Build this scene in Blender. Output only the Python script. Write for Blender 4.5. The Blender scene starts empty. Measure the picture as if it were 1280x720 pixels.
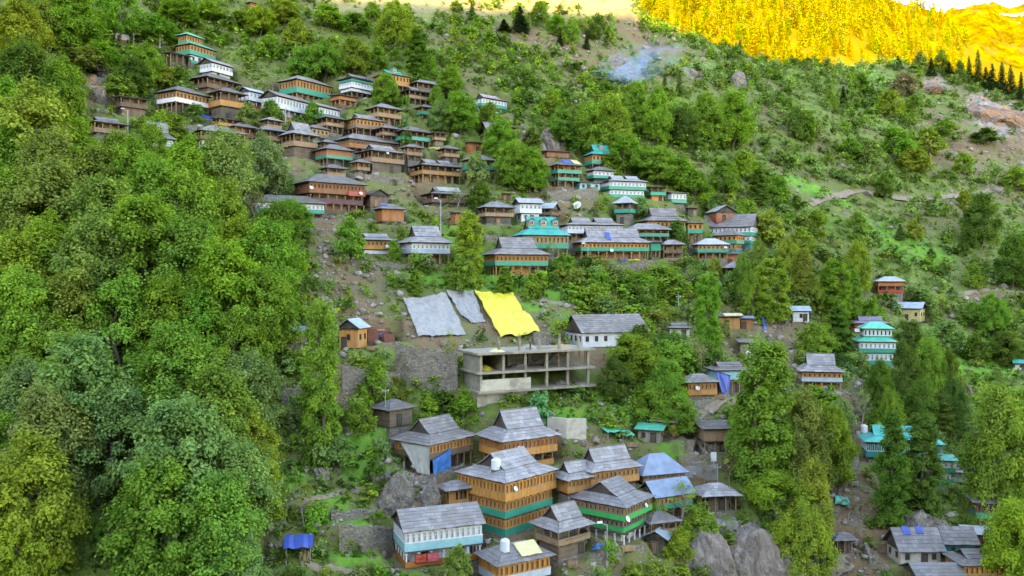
import bpy, math, random
import numpy as np
from mathutils import Vector

# ------------------------------------------------------------------ camera, world, sun, exposure
S = bpy.context.scene
COL = S.collection
RND = random.Random(11)
NPR = np.random.default_rng(11)
F, CZ = 1050.0, 60.0                       # focal length in pixels of a 1280 wide frame, camera height
PITCH = math.atan(15.0 / F)
cam_d = bpy.data.cameras.new('camera')
cam_d.sensor_width = 36.0
cam_d.lens = 36.0 * F / 1280.0
cam_d.clip_start, cam_d.clip_end = 0.5, 9000.0
cam = bpy.data.objects.new('camera', cam_d)
COL.objects.link(cam)
cam.location = (0, 0, CZ)
cam.rotation_euler = (math.pi / 2 - PITCH, 0, 0)
S.camera = cam

SUN_EL, SUN_AZ = math.radians(11.0), math.radians(18.0)   # low evening sun from behind the camera, a little from the left
w = bpy.data.worlds.new('World')
S.world = w
w.use_nodes = True
bg = w.node_tree.nodes['Background']
sky = w.node_tree.nodes.new('ShaderNodeTexSky')
sky.sky_type = 'NISHITA'
sky.sun_disc = False
sky.sun_elevation = SUN_EL
sky.sun_rotation = math.pi + SUN_AZ
sky.altitude = 2500.0
sky.air_density, sky.dust_density, sky.ozone_density = 1.0, 1.6, 0.35
w.node_tree.links.new(sky.outputs[0], bg.inputs[0])
bg.inputs[1].default_value = 0.15
sun_d = bpy.data.lights.new('sun', 'SUN')
sun_d.energy = 2.2
sun_d.angle = math.radians(0.5)
sun_d.color = (1.0, 0.72, 0.22)
sun = bpy.data.objects.new('sun', sun_d)
COL.objects.link(sun)
sun.rotation_euler = (math.pi / 2 - SUN_EL, 0, -SUN_AZ)
sun.location = (-150, -600, 400)
S.view_settings.view_transform = 'Standard'
S.view_settings.look = 'None'
S.view_settings.gamma = 1.0
S.view_settings.use_curve_mapping = False
S.view_settings.exposure = 3.82
S.view_settings.use_white_balance = True
S.view_settings.white_balance_temperature = 8300
S.cycles.max_bounces = 6
S.cycles.diffuse_bounces = 4
S.cycles.glossy_bounces = 2
S.cycles.transmission_bounces = 3
S.cycles.transparent_max_bounces = 4
S.cycles.volume_bounces = 1
S.cycles.use_denoising = True
S.cycles.caustics_reflective = False
S.cycles.caustics_refractive = False

# ------------------------------------------------------------------ helpers
def link(o, parent=None):
    COL.objects.link(o)
    if parent is not None:
        o.parent = parent
    return o

def tag(o, label=None, cat=None, group=None, kind=None):
    if label: o['label'] = label
    if cat: o['category'] = cat
    if group: o['group'] = group
    if kind: o['kind'] = kind
    return o

def thing(name, label, cat, loc=(0, 0, 0), rz=0.0, group=None):
    o = bpy.data.objects.new(name, None)
    o.empty_display_size = 0.3
    o.location = loc
    o.rotation_euler = (0, 0, rz)
    link(o)
    return tag(o, label, cat, group)

def put(name, mesh, parent=None, loc=None, rz=None, mats=None):
    o = bpy.data.objects.new(name, mesh)
    if loc is not None: o.location = loc
    if rz is not None: o.rotation_euler = (0, 0, rz)
    return link(o, parent)

def np_mesh(name, verts, faces, mats, attrs=None, smooth=False):
    """verts (N,3), faces (M,4) or (M,3) arrays."""
    me = bpy.data.meshes.new(name)
    verts = np.asarray(verts, np.float32)
    faces = np.asarray(faces, np.int32)
    k = faces.shape[1]
    me.vertices.add(len(verts))
    me.vertices.foreach_set('co', verts.ravel())
    me.loops.add(faces.size)
    me.loops.foreach_set('vertex_index', faces.ravel())
    me.polygons.add(len(faces))
    me.polygons.foreach_set('loop_start', np.arange(0, faces.size, k, dtype=np.int32))
    if smooth:
        me.polygons.foreach_set('use_smooth', np.ones(len(faces), bool))
    me.update(calc_edges=True)
    for m in mats: me.materials.append(m)
    for (n, dom, arr) in (attrs or []):
        arr = np.asarray(arr, np.float32)
        if arr.ndim == 1:
            a = me.attributes.new(n, 'FLOAT', dom)
            a.data.foreach_set('value', arr)
        else:
            a = me.attributes.new(n, 'FLOAT_COLOR', dom)
            a.data.foreach_set('color', arr.ravel())
    return me

class MB:
    """Collects boxes and faces of ONE part."""
    def __init__(s): s.v, s.f, s.m, s.a = [], [], [], []
    def face(s, pts, m=0, a=None):
        n = len(s.v); s.v.extend([tuple(p) for p in pts]); s.f.append(tuple(range(n, n + len(pts))))
        s.m.append(m); s.a.append(RND.random() if a is None else a)
    def hexa(s, p, m=0, a=None):
        n = len(s.v); s.v.extend([tuple(q) for q in p]); a = RND.random() if a is None else a
        for q in ((0, 3, 2, 1), (4, 5, 6, 7), (0, 1, 5, 4), (1, 2, 6, 5), (2, 3, 7, 6), (3, 0, 4, 7)):
            s.f.append(tuple(n + i for i in q)); s.m.append(m); s.a.append(a)
    def box(s, x0, x1, y0, y1, z0, z1, m=0, a=None):
        s.hexa([(x0, y0, z0), (x1, y0, z0), (x1, y1, z0), (x0, y1, z0), (x0, y0, z1), (x1, y0, z1), (x1, y1, z1), (x0, y1, z1)], m, a)
    def beam(s, p, q, r, m=0, a=None, r2=None):
        p, q = Vector(p), Vector(q); d = (q - p).normalized()
        u = d.cross(Vector((0, 0, 1)))
        if u.length < 1e-3: u = Vector((1, 0, 0))
        u.normalize(); w_ = u.cross(d); r2 = r if r2 is None else r2
        s.hexa([p - u * r - w_ * r, p + u * r - w_ * r, p + u * r + w_ * r, p - u * r + w_ * r,
                q - u * r2 - w_ * r2, q + u * r2 - w_ * r2, q + u * r2 + w_ * r2, q - u * r2 + w_ * r2], m, a)
    def lathe(s, prof, n=12, c=(0, 0, 0), m=0):
        for (r0, z0), (r1, z1) in zip(prof, prof[1:]):
            for i in range(n):
                a0, a1 = 2 * math.pi * i / n, 2 * math.pi * (i + 1) / n
                P = lambda r, z, t: (c[0] + r * math.cos(t), c[1] + r * math.sin(t), c[2] + z)
                s.face([P(r0, z0, a0), P(r0, z0, a1), P(r1, z1, a1), P(r1, z1, a0)], m, .5)
    def mesh(s, name, mats):
        me = bpy.data.meshes.new(name)
        me.from_pydata(s.v, [], s.f)
        for m in mats: me.materials.append(m)
        me.polygons.foreach_set('material_index', s.m)
        at = me.attributes.new('var', 'FLOAT', 'FACE')
        at.data.foreach_set('value', s.a)
        nl = len(me.loops)
        li = np.empty(nl, np.int32); me.loops.foreach_get('vertex_index', li)
        lt = np.empty(len(me.polygons), np.int32); me.polygons.foreach_get('loop_total', lt)
        no = np.empty(len(me.polygons) * 3, np.float32); me.polygons.foreach_get('normal', no)
        no = np.repeat(no.reshape(-1, 3), lt, axis=0)
        t = np.stack([-no[:, 1], no[:, 0], np.zeros(nl)], 1)
        ln = np.linalg.norm(t, axis=1, keepdims=True)
        t = np.where(ln < 1e-3, np.array([[1., 0, 0]]), t / np.maximum(ln, 1e-6))
        b = np.cross(no, t)
        co = np.array(s.v, np.float32)[li]
        uv = np.stack([(co * t).sum(1), (co * b).sum(1)], 1).astype(np.float32)
        ul = me.uv_layers.new(name='UVMap')
        ul.data.foreach_set('uv', uv.ravel())
        return me
    def put(s, name, mats, parent=None, loc=None, rz=None):
        return put(name, s.mesh(name, mats), parent, loc, rz)

# ------------------------------------------------------------------ materials
def new_mat(name):
    m = bpy.data.materials.new(name); m.use_nodes = True
    nt = m.node_tree
    return m, nt, nt.nodes['Principled BSDF']

def nd(nt, t, **kw):
    n = nt.nodes.new(t)
    for k, v in kw.items(): setattr(n, k, v)
    return n

def lk(nt, a, b): nt.links.new(a, b)

def rgb(c): return (c[0], c[1], c[2], 1.0)

def mixc(nt, fac, a, b, mode='MIX'):
    n = nd(nt, 'ShaderNodeMix', data_type='RGBA', blend_type=mode)
    for sock, v in ((n.inputs[0], fac), (n.inputs[6], a), (n.inputs[7], b)):
        if hasattr(v, 'is_linked') or hasattr(v, 'links'): lk(nt, v, sock)
        elif isinstance(v, (int, float)): sock.default_value = v
        else: sock.default_value = rgb(v)
    return n.outputs[2]

def noise(nt, scale, coord=None, detail=4.0, rough=.6, dist=0.0):
    n = nd(nt, 'ShaderNodeTexNoise'); n.inputs['Scale'].default_value = scale
    n.inputs['Detail'].default_value = detail; n.inputs['Roughness'].default_value = rough
    n.inputs['Distortion'].default_value = dist
    if coord is not None: lk(nt, coord, n.inputs['Vector'])
    return n.outputs['Fac']

def remap(nt, x, a, b, c=0.0, d=1.0):
    n = nd(nt, 'ShaderNodeMapRange'); n.clamp = True
    lk(nt, x, n.inputs[0])
    for i, v in enumerate((a, b, c, d)): n.inputs[i + 1].default_value = v
    return n.outputs[0]

def coords(nt, which='Object', scale=None):
    c = nd(nt, 'ShaderNodeTexCoord').outputs[which]
    if scale:
        mp = nd(nt, 'ShaderNodeMapping'); mp.inputs['Scale'].default_value = scale
        lk(nt, c, mp.inputs[0]); c = mp.outputs[0]
    return c

def attr(nt, name, out='Fac'):
    n = nd(nt, 'ShaderNodeAttribute'); n.attribute_name = name
    return n.outputs[out]

def bump(nt, p, h, strength=.4, dist=.05):
    b = nd(nt, 'ShaderNodeBump'); b.inputs['Strength'].default_value = strength
    b.inputs['Distance'].default_value = dist
    lk(nt, h, b.inputs['Height']); lk(nt, b.outputs[0], p.inputs['Normal'])

def mul(c, k): return tuple(min(1, x * k) for x in c)

def m_paint(name, c, rough=.6, wear=.25):
    m, nt, p = new_mat(name)
    oc = coords(nt, 'Object')
    n1 = remap(nt, noise(nt, 1.3, oc, 5), .35, .7)
    n2 = remap(nt, noise(nt, 9, oc, 3), .55, .75)
    c1 = mixc(nt, n1, mul(c, 1.08), mul(c, 1 - wear))
    c2 = mixc(nt, n2, c1, tuple(.5 * x + .5 * y * .6 for x, y in zip(c, (.3, .26, .2))))
    fac = mixc(nt, .45, c1, c2)
    sk = noise(nt, 1.0, coords(nt, 'Object', (6, 6, .35)), 4, .6)
    fac = mixc(nt, remap(nt, sk, .55, .75, 0, wear * 1.6), fac, tuple(.45 * x + .06 for x in c))
    rn = nd(nt, 'ShaderNodeObjectInfo').outputs['Random']
    fac = mixc(nt, 1.0, fac, mixc(nt, rn, (1.06, 1.06, 1.06), (.84, .86, .88)), 'MULTIPLY')
    lk(nt, fac, p.inputs['Base Color']); p.inputs['Roughness'].default_value = rough
    return m

def m_wood(name, c, c2, plank=.2, vertical=True, rough=.75):
    m, nt, p = new_mat(name)
    uv = coords(nt, 'UV')
    br = nd(nt, 'ShaderNodeTexBrick'); br.offset = .37
    mp = nd(nt, 'ShaderNodeMapping')
    if vertical: mp.inputs['Rotation'].default_value = (0, 0, math.pi / 2)
    lk(nt, uv, mp.inputs[0]); lk(nt, mp.outputs[0], br.inputs['Vector'])
    br.inputs['Scale'].default_value = 1.0
    br.inputs['Brick Width'].default_value = 2.4; br.inputs['Row Height'].default_value = plank
    br.inputs['Mortar Size'].default_value = .014; br.inputs['Bias'].default_value = 0
    br.inputs['Color1'].default_value = rgb(mul(c, 1.15)); br.inputs['Color2'].default_value = rgb(c2)
    br.inputs['Mortar'].default_value = rgb(mul(c2, .35))
    st = noise(nt, 3.0, coords(nt, 'Object', (3, 3, .6)), 5, .7)
    col = mixc(nt, remap(nt, st, .35, .75), br.outputs['Color'], mul(c2, .6))
    big = noise(nt, .5, coords(nt, 'Object'), 2)
    col = mixc(nt, remap(nt, big, .4, .7, 0, .45), col, tuple(.12 + .4 * x for x in c2))
    rn = nd(nt, 'ShaderNodeObjectInfo').outputs['Random']
    col = mixc(nt, remap(nt, rn, 0, 1, 0, .22), col, tuple(.10 + .30 * x for x in c2))
    col = mixc(nt, 1.0, col, mixc(nt, rn, (1.12, 1.10, 1.06), (.80, .82, .86)), 'MULTIPLY')
    # rain streaks and bleaching run down the boards
    sk = noise(nt, 1.0, coords(nt, 'Object', (5, 5, .25)), 4, .6)
    col = mixc(nt, remap(nt, sk, .52, .72, 0, .5), col, mul(c2, .45))
    lk(nt, col, p.inputs['Base Color']); p.inputs['Roughness'].default_value = rough
    bump(nt, p, br.outputs['Fac'], -.5, .03)
    return m

def m_slate(name, c1, c2, c3):
    m, nt, p = new_mat(name)
    oc = coords(nt, 'Object')
    v = attr(nt, 'var')
    col = mixc(nt, v, c1, c2)
    col = mixc(nt, remap(nt, noise(nt, .45, oc, 4), .45, .7), col, c3)
    col = mixc(nt, remap(nt, noise(nt, 5, oc, 6, .7), .4, .75, 0, .7), col, mul(c1, .55))
    rn = nd(nt, 'ShaderNodeObjectInfo').outputs['Random']
    col = mixc(nt, 1.0, col, mixc(nt, rn, (.74, .69, .64), (1.18, 1.17, 1.17)), 'MULTIPLY')
    col = mixc(nt, remap(nt, noise(nt, .8, oc, 6, .7), .56, .70, 0, .55), col, (.10, .085, .06))
    lk(nt, col, p.inputs['Base Color'])
    p.inputs['Roughness'].default_value = .62
    bump(nt, p, noise(nt, 7, oc, 5), .5, .05)
    return m

def m_metal(name, c, rough=.45, pitch=.22, rust=.0):
    m, nt, p = new_mat(name)
    uv = coords(nt, 'UV')
    wv = nd(nt, 'ShaderNodeTexWave', wave_type='BANDS', bands_direction='X')
    wv.inputs['Scale'].default_value = 1 / pitch / 3.1416 * .5 * 3.1416
    wv.inputs['Distortion'].default_value = 0
    lk(nt, uv, wv.inputs['Vector'])
    oc = coords(nt, 'Object')
    col = mixc(nt, remap(nt, noise(nt, .8, oc, 5), .35, .7), mul(c, 1.1), mul(c, .72))
    col = mixc(nt, remap(nt, noise(nt, 2.3, oc, 6, .7), .58, .72, 0, .55 + rust), col, (.16, .11, .08))
    lk(nt, col, p.inputs['Base Color']); p.inputs['Roughness'].default_value = rough
    bump(nt, p, wv.outputs['Fac'], .6, .06)
    return m

def m_stone(name, c1, c2, scale=2.2, mortar=(.09, .08, .065)):
    m, nt, p = new_mat(name)
    oc = coords(nt, 'Object', (1, 1, 1.7))
    vo = nd(nt, 'ShaderNodeTexVoronoi', feature='F1'); vo.inputs['Scale'].default_value = scale
    lk(nt, oc, vo.inputs['Vector'])
    ve = nd(nt, 'ShaderNodeTexVoronoi', feature='DISTANCE_TO_EDGE'); ve.inputs['Scale'].default_value = scale
    lk(nt, oc, ve.inputs['Vector'])
    sp = nd(nt, 'ShaderNodeSeparateColor'); lk(nt, vo.outputs['Color'], sp.inputs[0])
    col = mixc(nt, sp.outputs[0], c1, c2)
    col = mixc(nt, remap(nt, noise(nt, 8, oc, 4), .4, .7, 0, .5), col, mul(c2, .6))
    e = remap(nt, ve.outputs['Distance'], .015, .07)
    col = mixc(nt, e, mortar, col)
    lk(nt, col, p.inputs['Base Color']); p.inputs['Roughness'].default_value = .9
    bump(nt, p, e, .8, .1)
    return m

def m_noise(name, c1, c2, scale, c3=None, s3=.3, rough=.9, bs=.4, bd=.1, stretch=None):
    m, nt, p = new_mat(name)
    oc = coords(nt, 'Object', stretch)
    n = noise(nt, scale, oc, 7, .65)
    col = mixc(nt, remap(nt, n, .35, .68), c1, c2)
    if c3: col = mixc(nt, remap(nt, noise(nt, scale * s3, oc, 5, .6), .5, .66), col, c3)
    lk(nt, col, p.inputs['Base Color']); p.inputs['Roughness'].default_value = rough
    if 'far' in name: p.inputs['Specular IOR Level'].default_value = 0.0
    bump(nt, p, n, bs, bd)
    return m

def m_leaf(name, trans=.45):
    m, nt, p = new_mat(name)
    nt.nodes.remove(p)
    oi = nd(nt, 'ShaderNodeObjectInfo')
    v = attr(nt, 'var')
    n = noise(nt, .35, coords(nt, 'Object'), 2)
    k = mixc(nt, v, (.60, .64, .60), (1.28, 1.22, 1.15))
    k2 = mixc(nt, remap(nt, n, .35, .65), (.84, .90, 1.0), (1.10, 1.06, .92))
    c = mixc(nt, 1.0, oi.outputs['Color'], k, 'MULTIPLY')
    c = mixc(nt, 1.0, c, k2, 'MULTIPLY')
    d = nd(nt, 'ShaderNodeBsdfDiffuse'); t = nd(nt, 'ShaderNodeBsdfTranslucent')
    lk(nt, c, d.inputs['Color'])
    lk(nt, mixc(nt, 1.0, c, (1.1, 1.15, .5), 'MULTIPLY'), t.inputs['Color'])
    mx = nd(nt, 'ShaderNodeMixShader'); mx.inputs[0].default_value = trans
    lk(nt, d.outputs[0], mx.inputs[1]); lk(nt, t.outputs[0], mx.inputs[2])
    lk(nt, mx.outputs[0], nt.nodes['Material Output'].inputs[0])
    return m

def m_rock(name, c1, c2, c3, streak=(1, 1, 1), sc=.8):
    m, nt, p = new_mat(name)
    oc = coords(nt, 'Object', streak)
    n = noise(nt, sc, oc, 9, .72, .6)
    col = mixc(nt, remap(nt, n, .38, .62), c2, c1)
    col = mixc(nt, remap(nt, noise(nt, sc * .35, oc, 5, .6), .46, .6, 0, .8), col, c3)
    rid = nd(nt, 'ShaderNodeMath', operation='ABSOLUTE'); sb_ = nd(nt, 'ShaderNodeMath', operation='SUBTRACT')
    lk(nt, noise(nt, sc * .9, coords(nt, 'Object', (streak[0] * 1.4, streak[1] * 1.4, streak[2])), 7, .55, .3), sb_.inputs[0]); sb_.inputs[1].default_value = .5; lk(nt, sb_.outputs[0], rid.inputs[0])
    cr = remap(nt, rid.outputs[0], .0, .016, .35, 1.0)
    col = mixc(nt, cr, mul(c2, .5), col)
    # moss on some faces
    col = mixc(nt, remap(nt, noise(nt, sc * .8, coords(nt, 'Object'), 6, .7), .62, .72, 0, .6), col, (.085, .10, .028))
    lk(nt, col, p.inputs['Base Color']); p.inputs['Roughness'].default_value = .92
    ht = nd(nt, 'ShaderNodeMath', operation='ADD'); lk(nt, n, ht.inputs[0]); lk(nt, remap(nt, rid.outputs[0], .0, .08, -.35, 0), ht.inputs[1])
    bump(nt, p, ht.outputs[0], 1.0, .5)
    return m

M = {}
M['h'] = m_wood('wood_honey', (.66, .29, .045), (.50, .20, .032))
M['y'] = m_wood('wood_pale', (0.512, 0.320, 0.128), (0.416, 0.240, 0.088))
M['b'] = m_wood('wood_brown', (0.200, 0.100, 0.046), (0.132, 0.066, 0.032))
M['r'] = m_wood('wood_redbrown', (.42, .145, .036), (.30, .095, .025))
M['g'] = m_wood('wood_grey', (0.176, 0.136, 0.104), (0.120, 0.092, 0.072))
M['n'] = m_wood('wood_tan', (0.400, 0.236, 0.120), (0.304, 0.168, 0.084))
M['d'] = m_wood('wood_dark', (0.080, 0.046, 0.026), (0.052, 0.032, 0.020), .3)
M['L'] = m_wood('log_wall', (0.192, 0.120, 0.068), (0.104, 0.064, 0.036), .34, False)
M['w'] = m_paint('paint_white', (.58, .57, .60), .6, .16)
M['q'] = m_paint('plaster_cream', (0.475, 0.446, 0.374), .8, .2)
M['t'] = m_paint('paint_teal', (0.009, 0.259, 0.169), .5, .2)
M['T'] = m_paint('paint_dark_teal', (0.014, 0.180, 0.173), .5, .2)
M['G'] = m_paint('paint_green', (0.011, 0.331, 0.086), .5, .15)
M['l'] = m_paint('paint_light_blue', (0.230, 0.446, 0.490), .6, .15)
M['S'] = m_paint('paint_silver_blue', (0.360, 0.403, 0.490), .6, .2)
M['R'] = m_paint('paint_red', (0.374, 0.040, 0.020), .5, .2)
M['O'] = m_paint('paint_orange', (0.403, 0.122, 0.025), .6, .2)
M['k'] = m_paint('cloth_pink', (0.446, 0.072, 0.086), .8, .2)
M['p'] = m_paint('cloth_plum', (0.144, 0.054, 0.079), .8, .2)
M['Y'] = m_paint('plaster_yellow', (0.446, 0.360, 0.158), .8, .2)
M['s'] = m_stone('stone_masonry', (.29, .245, .205), (.165, .135, .11), 2.2)
M['i'] = m_stone('brick_masonry', (0.259, 0.094, 0.061), (0.202, 0.072, 0.050), 4.0, (0.144, 0.108, 0.086))
M['c'] = m_noise('concrete', (.285, .245, .20), (.20, .17, .135), 1.2, (.15, .12, .09), .25)
M['C'] = m_noise('concrete_pale', (.44, .40, .335), (.34, .305, .255), 1.5, (.24, .20, .16), .3)
M['slate'] = m_slate('slate_roof', (0.137, 0.128, 0.140), (0.238, 0.223, 0.241), (0.130, 0.112, 0.115))
M['slate2'] = m_slate('slate_roof_pale', (0.180, 0.170, 0.186), (0.317, 0.299, 0.320), (0.173, 0.153, 0.155))
M['slate3'] = m_slate('slate_roof_dark', (0.108, 0.101, 0.108), (0.180, 0.169, 0.184), (0.122, 0.101, 0.090))
M['mb'] = m_metal('metal_blue_grey', (0.194, 0.252, 0.374))
M['ml'] = m_metal('metal_pale_blue', (0.331, 0.403, 0.490))
M['mt'] = m_metal('metal_teal', (0.013, 0.317, 0.288))
M['mm'] = m_metal('metal_mint', (0.054, 0.432, 0.310))
M['mg'] = m_metal('metal_grey', (0.346, 0.346, 0.396), rust=.2)
M['mp'] = m_metal('metal_plum', (0.187, 0.137, 0.238))
M['mr'] = m_metal('metal_rose', (0.331, 0.259, 0.310))
M['mw'] = m_metal('metal_white', (0.518, 0.511, 0.540))
M['dark'] = m_paint('dark_interior', (.022, .018, .016), .9)
mm_, nt_, p_ = new_mat('window_glass')
p_.inputs['Base Color'].default_value = (.03, .03, .035, 1); p_.inputs['Roughness'].default_value = .18
M['pane'] = mm_
M['bark'] = m_noise('bark', (.16, .13, .10), (.085, .065, .05), 5, stretch=(4, 4, .8))
M['twig'] = m_noise('twigs', (.30, .25, .21), (.20, .16, .13), 5)
M['leaf'] = m_leaf('leaves')
M['needle'] = m_leaf('needles', .12)
M['rock'] = m_rock('rock', (.27, .235, .21), (.115, .095, .083), (.20, .15, .11))
M['rustrock'] = m_rock('rust_rock', (.30, .21, .17), (.12, .09, .095), (.34, .17, .08), (1, 1, 1.5), .35)
M['tank'] = m_paint('tank_plastic', (0.576, 0.576, 0.605), .35, .06)
M['black'] = m_paint('black_plastic', (.02, .02, .022), .4)
M['tarp_y'] = m_paint('tarp_yellow', (0.576, 0.475, 0.040), .45, .12)
M['tarp_c'] = m_paint('tarp_cream', (0.533, 0.475, 0.230), .5, .15)
M['tarp_g'] = m_paint('sheet_grey', (.30, .28, .285), .65, .25)
M['tarp_b'] = m_paint('tarp_blue', (0.032, 0.072, 0.331), .4, .25)
M['tarp_s'] = m_paint('tarp_sky_blue', (0.025, 0.144, 0.396), .4, .2)
M['tarp_w'] = m_paint('cloth_off_white', (0.432, 0.407, 0.374), .8, .15)
M['tarp_t'] = m_paint('sheet_teal', (0.029, 0.331, 0.259), .5, .2)
M['steel'] = m_paint('pole_steel', (0.346, 0.338, 0.346), .5, .15)
M['pole'] = m_paint('pole_wood', (0.230, 0.187, 0.151), .8, .2)
M['skin'] = m_paint('skin', (.36, .20, .13), .6, .05)
M['gold'] = m_paint('dry_hay', (0.302, 0.238, 0.108), .9, .3)
# ------------------------------------------------------------------ terrain (metres; camera at the origin, CZ up)
def vnoise(x, y, seed=0):
    xi, yi = np.floor(x), np.floor(y)
    fx, fy = x - xi, y - yi
    fx = fx * fx * fx * (fx * (fx * 6 - 15) + 10); fy = fy * fy * fy * (fy * (fy * 6 - 15) + 10)
    def h(a, b):
        n = (a.astype(np.int64) * 374761393 + b.astype(np.int64) * 668265263 + seed * 974711) & 0x7fffffff
        n = ((n ^ (n >> 13)) * 1274126177) & 0x7fffffff
        return ((n ^ (n >> 16)) & 0xffff) / 65535.0
    return (h(xi, yi) * (1 - fx) + h(xi + 1, yi) * fx) * (1 - fy) + (h(xi, yi + 1) * (1 - fx) + h(xi + 1, yi + 1) * fx) * fy

def fbm(x, y, oct=4, seed=0):
    s, a, t = 0.0, 1.0, 0.0
    for o in range(oct):
        s = s + a * (vnoise(x * 2 ** o + 17.3 * o, y * 2 ** o - 9.1 * o, seed + o) - .5); t += a; a *= .5
    return s / t * 2

def ray(px, py):
    xx, v = (px - 640.0) / F, (py - 360.0) / F
    return (xx, math.cos(PITCH) - v * math.sin(PITCH), -math.sin(PITCH) - v * math.cos(PITCH))

def unproj(px, py, D):
    d = ray(px, py)
    return (d[0] * D, d[1] * D, CZ + d[2] * D)

CTRL = {
    -300: [(900, 74), (600, 98), (340, 126), (130, 160), (0, 190), (-150, 235)],
    0: [(900, 80), (720, 92), (600, 104), (480, 117), (340, 138), (230, 160), (130, 184), (30, 215), (-150, 268)],
    320: [(900, 82), (720, 98), (600, 110), (480, 124), (340, 152), (230, 182), (130, 212), (60, 240), (5, 262), (-150, 318)],
    640: [(900, 88), (720, 104), (600, 118), (480, 134), (410, 150), (340, 172), (230, 207), (130, 240), (60, 272), (10, 297), (-150, 372)],
    800: [(720, 107), (560, 128), (480, 144), (410, 162), (340, 186), (230, 222), (130, 266), (60, 304), (20, 325)],
    960: [(900, 108), (720, 118), (640, 123), (590, 131), (520, 146), (430, 172), (340, 205), (250, 242), (150, 292), (82, 350)],
    1150: [(900, 96), (720, 116), (600, 142), (500, 170), (430, 200), (330, 240), (250, 275), (150, 345), (84, 425)],
    1280: [(720, 118), (600, 146), (500, 180), (430, 210), (330, 255), (250, 295), (180, 340), (122, 385)],
    1600: [(900, 100), (720, 126), (600, 155), (430, 225), (330, 285), (250, 335), (160, 405)],
}
pts = [unproj(x, y, d) for x, l in CTRL.items() for (y, d) in l]
for (px, D, Z) in ((960, 430, 88), (960, 520, 80), (1150, 510, 98), (1150, 590, 82), (1280, 470, 70), (1280, 560, 55),
                   (1600, 500, 62), (1600, 600, 40), (850, 420, 99), (850, 520, 96), (760, 400, 126), (760, 520, 140), (640, 480, 168),
                   (320, 420, 170), (0, 380, 160)):
    pts.append(((px - 640) / F * D, D, CZ + Z))
pts = np.array(pts)
def tps_fit(P, z, lam=.004):
    P = P / 100.0; n = len(P)
    r2 = ((P[:, None] - P[None]) ** 2).sum(-1)
    K = .5 * r2 * np.log(r2 + 1e-9) + lam * np.eye(n)
    A = np.zeros((n + 3, n + 3)); A[:n, :n] = K; A[:n, n] = 1; A[:n, n + 1:] = P; A[n:, :n] = A[:n, n:].T
    return np.linalg.solve(A, np.concatenate([z, np.zeros(3)]))
W_ = tps_fit(pts[:, :2], pts[:, 2])
def tps(X, Y):
    P = pts[:, :2] / 100.0; X = X / 100.0; Y = Y / 100.0
    out = W_[-3] + W_[-2] * X + W_[-1] * Y
    for i in range(len(P)):
        r2 = (X - P[i, 0]) ** 2 + (Y - P[i, 1]) ** 2
        out += W_[i] * .5 * r2 * np.log(r2 + 1e-9)
    return out
NU, NY = 860, 780
U = np.linspace(-1.0, 1.05, NU)
YY = np.geomspace(52.0, 600.0, NY)
GX = U[:, None] * YY[None, :]
GY = np.broadcast_to(YY[None, :], GX.shape)
GZ = tps(GX, GY)
GZ = GZ + 2.2 * fbm(GX / 38, GY / 38, 3, 3) + .8 * fbm(GX / 9, GY / 9, 3, 5) + .28 * fbm(GX / 2.2, GY / 2.2, 3, 9)

def col_at(u):
    t = (u - U[0]) / (U[1] - U[0]); i = int(min(max(math.floor(t), 0), NU - 2)); f = min(max(t - i, 0), 1)
    return GZ[i] * (1 - f) + GZ[i + 1] * f

def hit(px, py, z_up=0.0):
    d = ray(px, py); u = d[0] / d[1]; m = d[2] / d[1]
    zc = col_at(u) + z_up
    g = zc - (CZ + m * YY)
    k = np.argmax(g >= 0)
    if g[k] < 0: k = NY - 1
    if k == 0: y = YY[0]
    else:
        a, b = g[k - 1], g[k]; t = -a / (b - a) if b != a else 0
        y = YY[k - 1] + t * (YY[k] - YY[k - 1])
    return (u * y, y, CZ + m * y)

def zat(x, y):
    u = x / y
    c = col_at(u)
    return float(np.interp(y, YY, c))

def project(x, y, z):
    z -= CZ
    dep = y * math.cos(PITCH) - z * math.sin(PITCH)
    up = y * math.sin(PITCH) + z * math.cos(PITCH)
    return 640 + F * x / dep, 360 - F * up / dep, dep

def project_np(x, y, z):
    z = z - CZ
    dep = y * math.cos(PITCH) - z * math.sin(PITCH)
    up = y * math.sin(PITCH) + z * math.cos(PITCH)
    return 640 + F * x / dep, 360 - F * up / dep

def sstep(x, a, b):
    t = np.clip((x - a) / (b - a), 0, 1)
    return t * t * (3 - 2 * t)

def pad_rect(cx, cy, rz, hl, hd, z, blend=2.2, lower_only=False):
    """level a terrace for a building"""
    global GZ
    r = math.hypot(hl, hd) + blend + 1
    j0 = max(np.searchsorted(YY, cy - r) - 1, 0); j1 = min(np.searchsorted(YY, cy + r) + 1, NY)
    sl = (slice(None), slice(j0, j1))
    X, Y = GX[sl] - cx, GY[sl] - cy
    c, s = math.cos(rz), math.sin(rz)
    lx, ly = X * c + Y * s, -X * s + Y * c
    d = np.maximum(np.maximum(np.abs(lx) - hl, np.abs(ly) - hd), 0)
    wgt = 1 - sstep(d, 0.3, blend)
    GZ[sl] = GZ[sl] * (1 - wgt) + z * wgt

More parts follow.
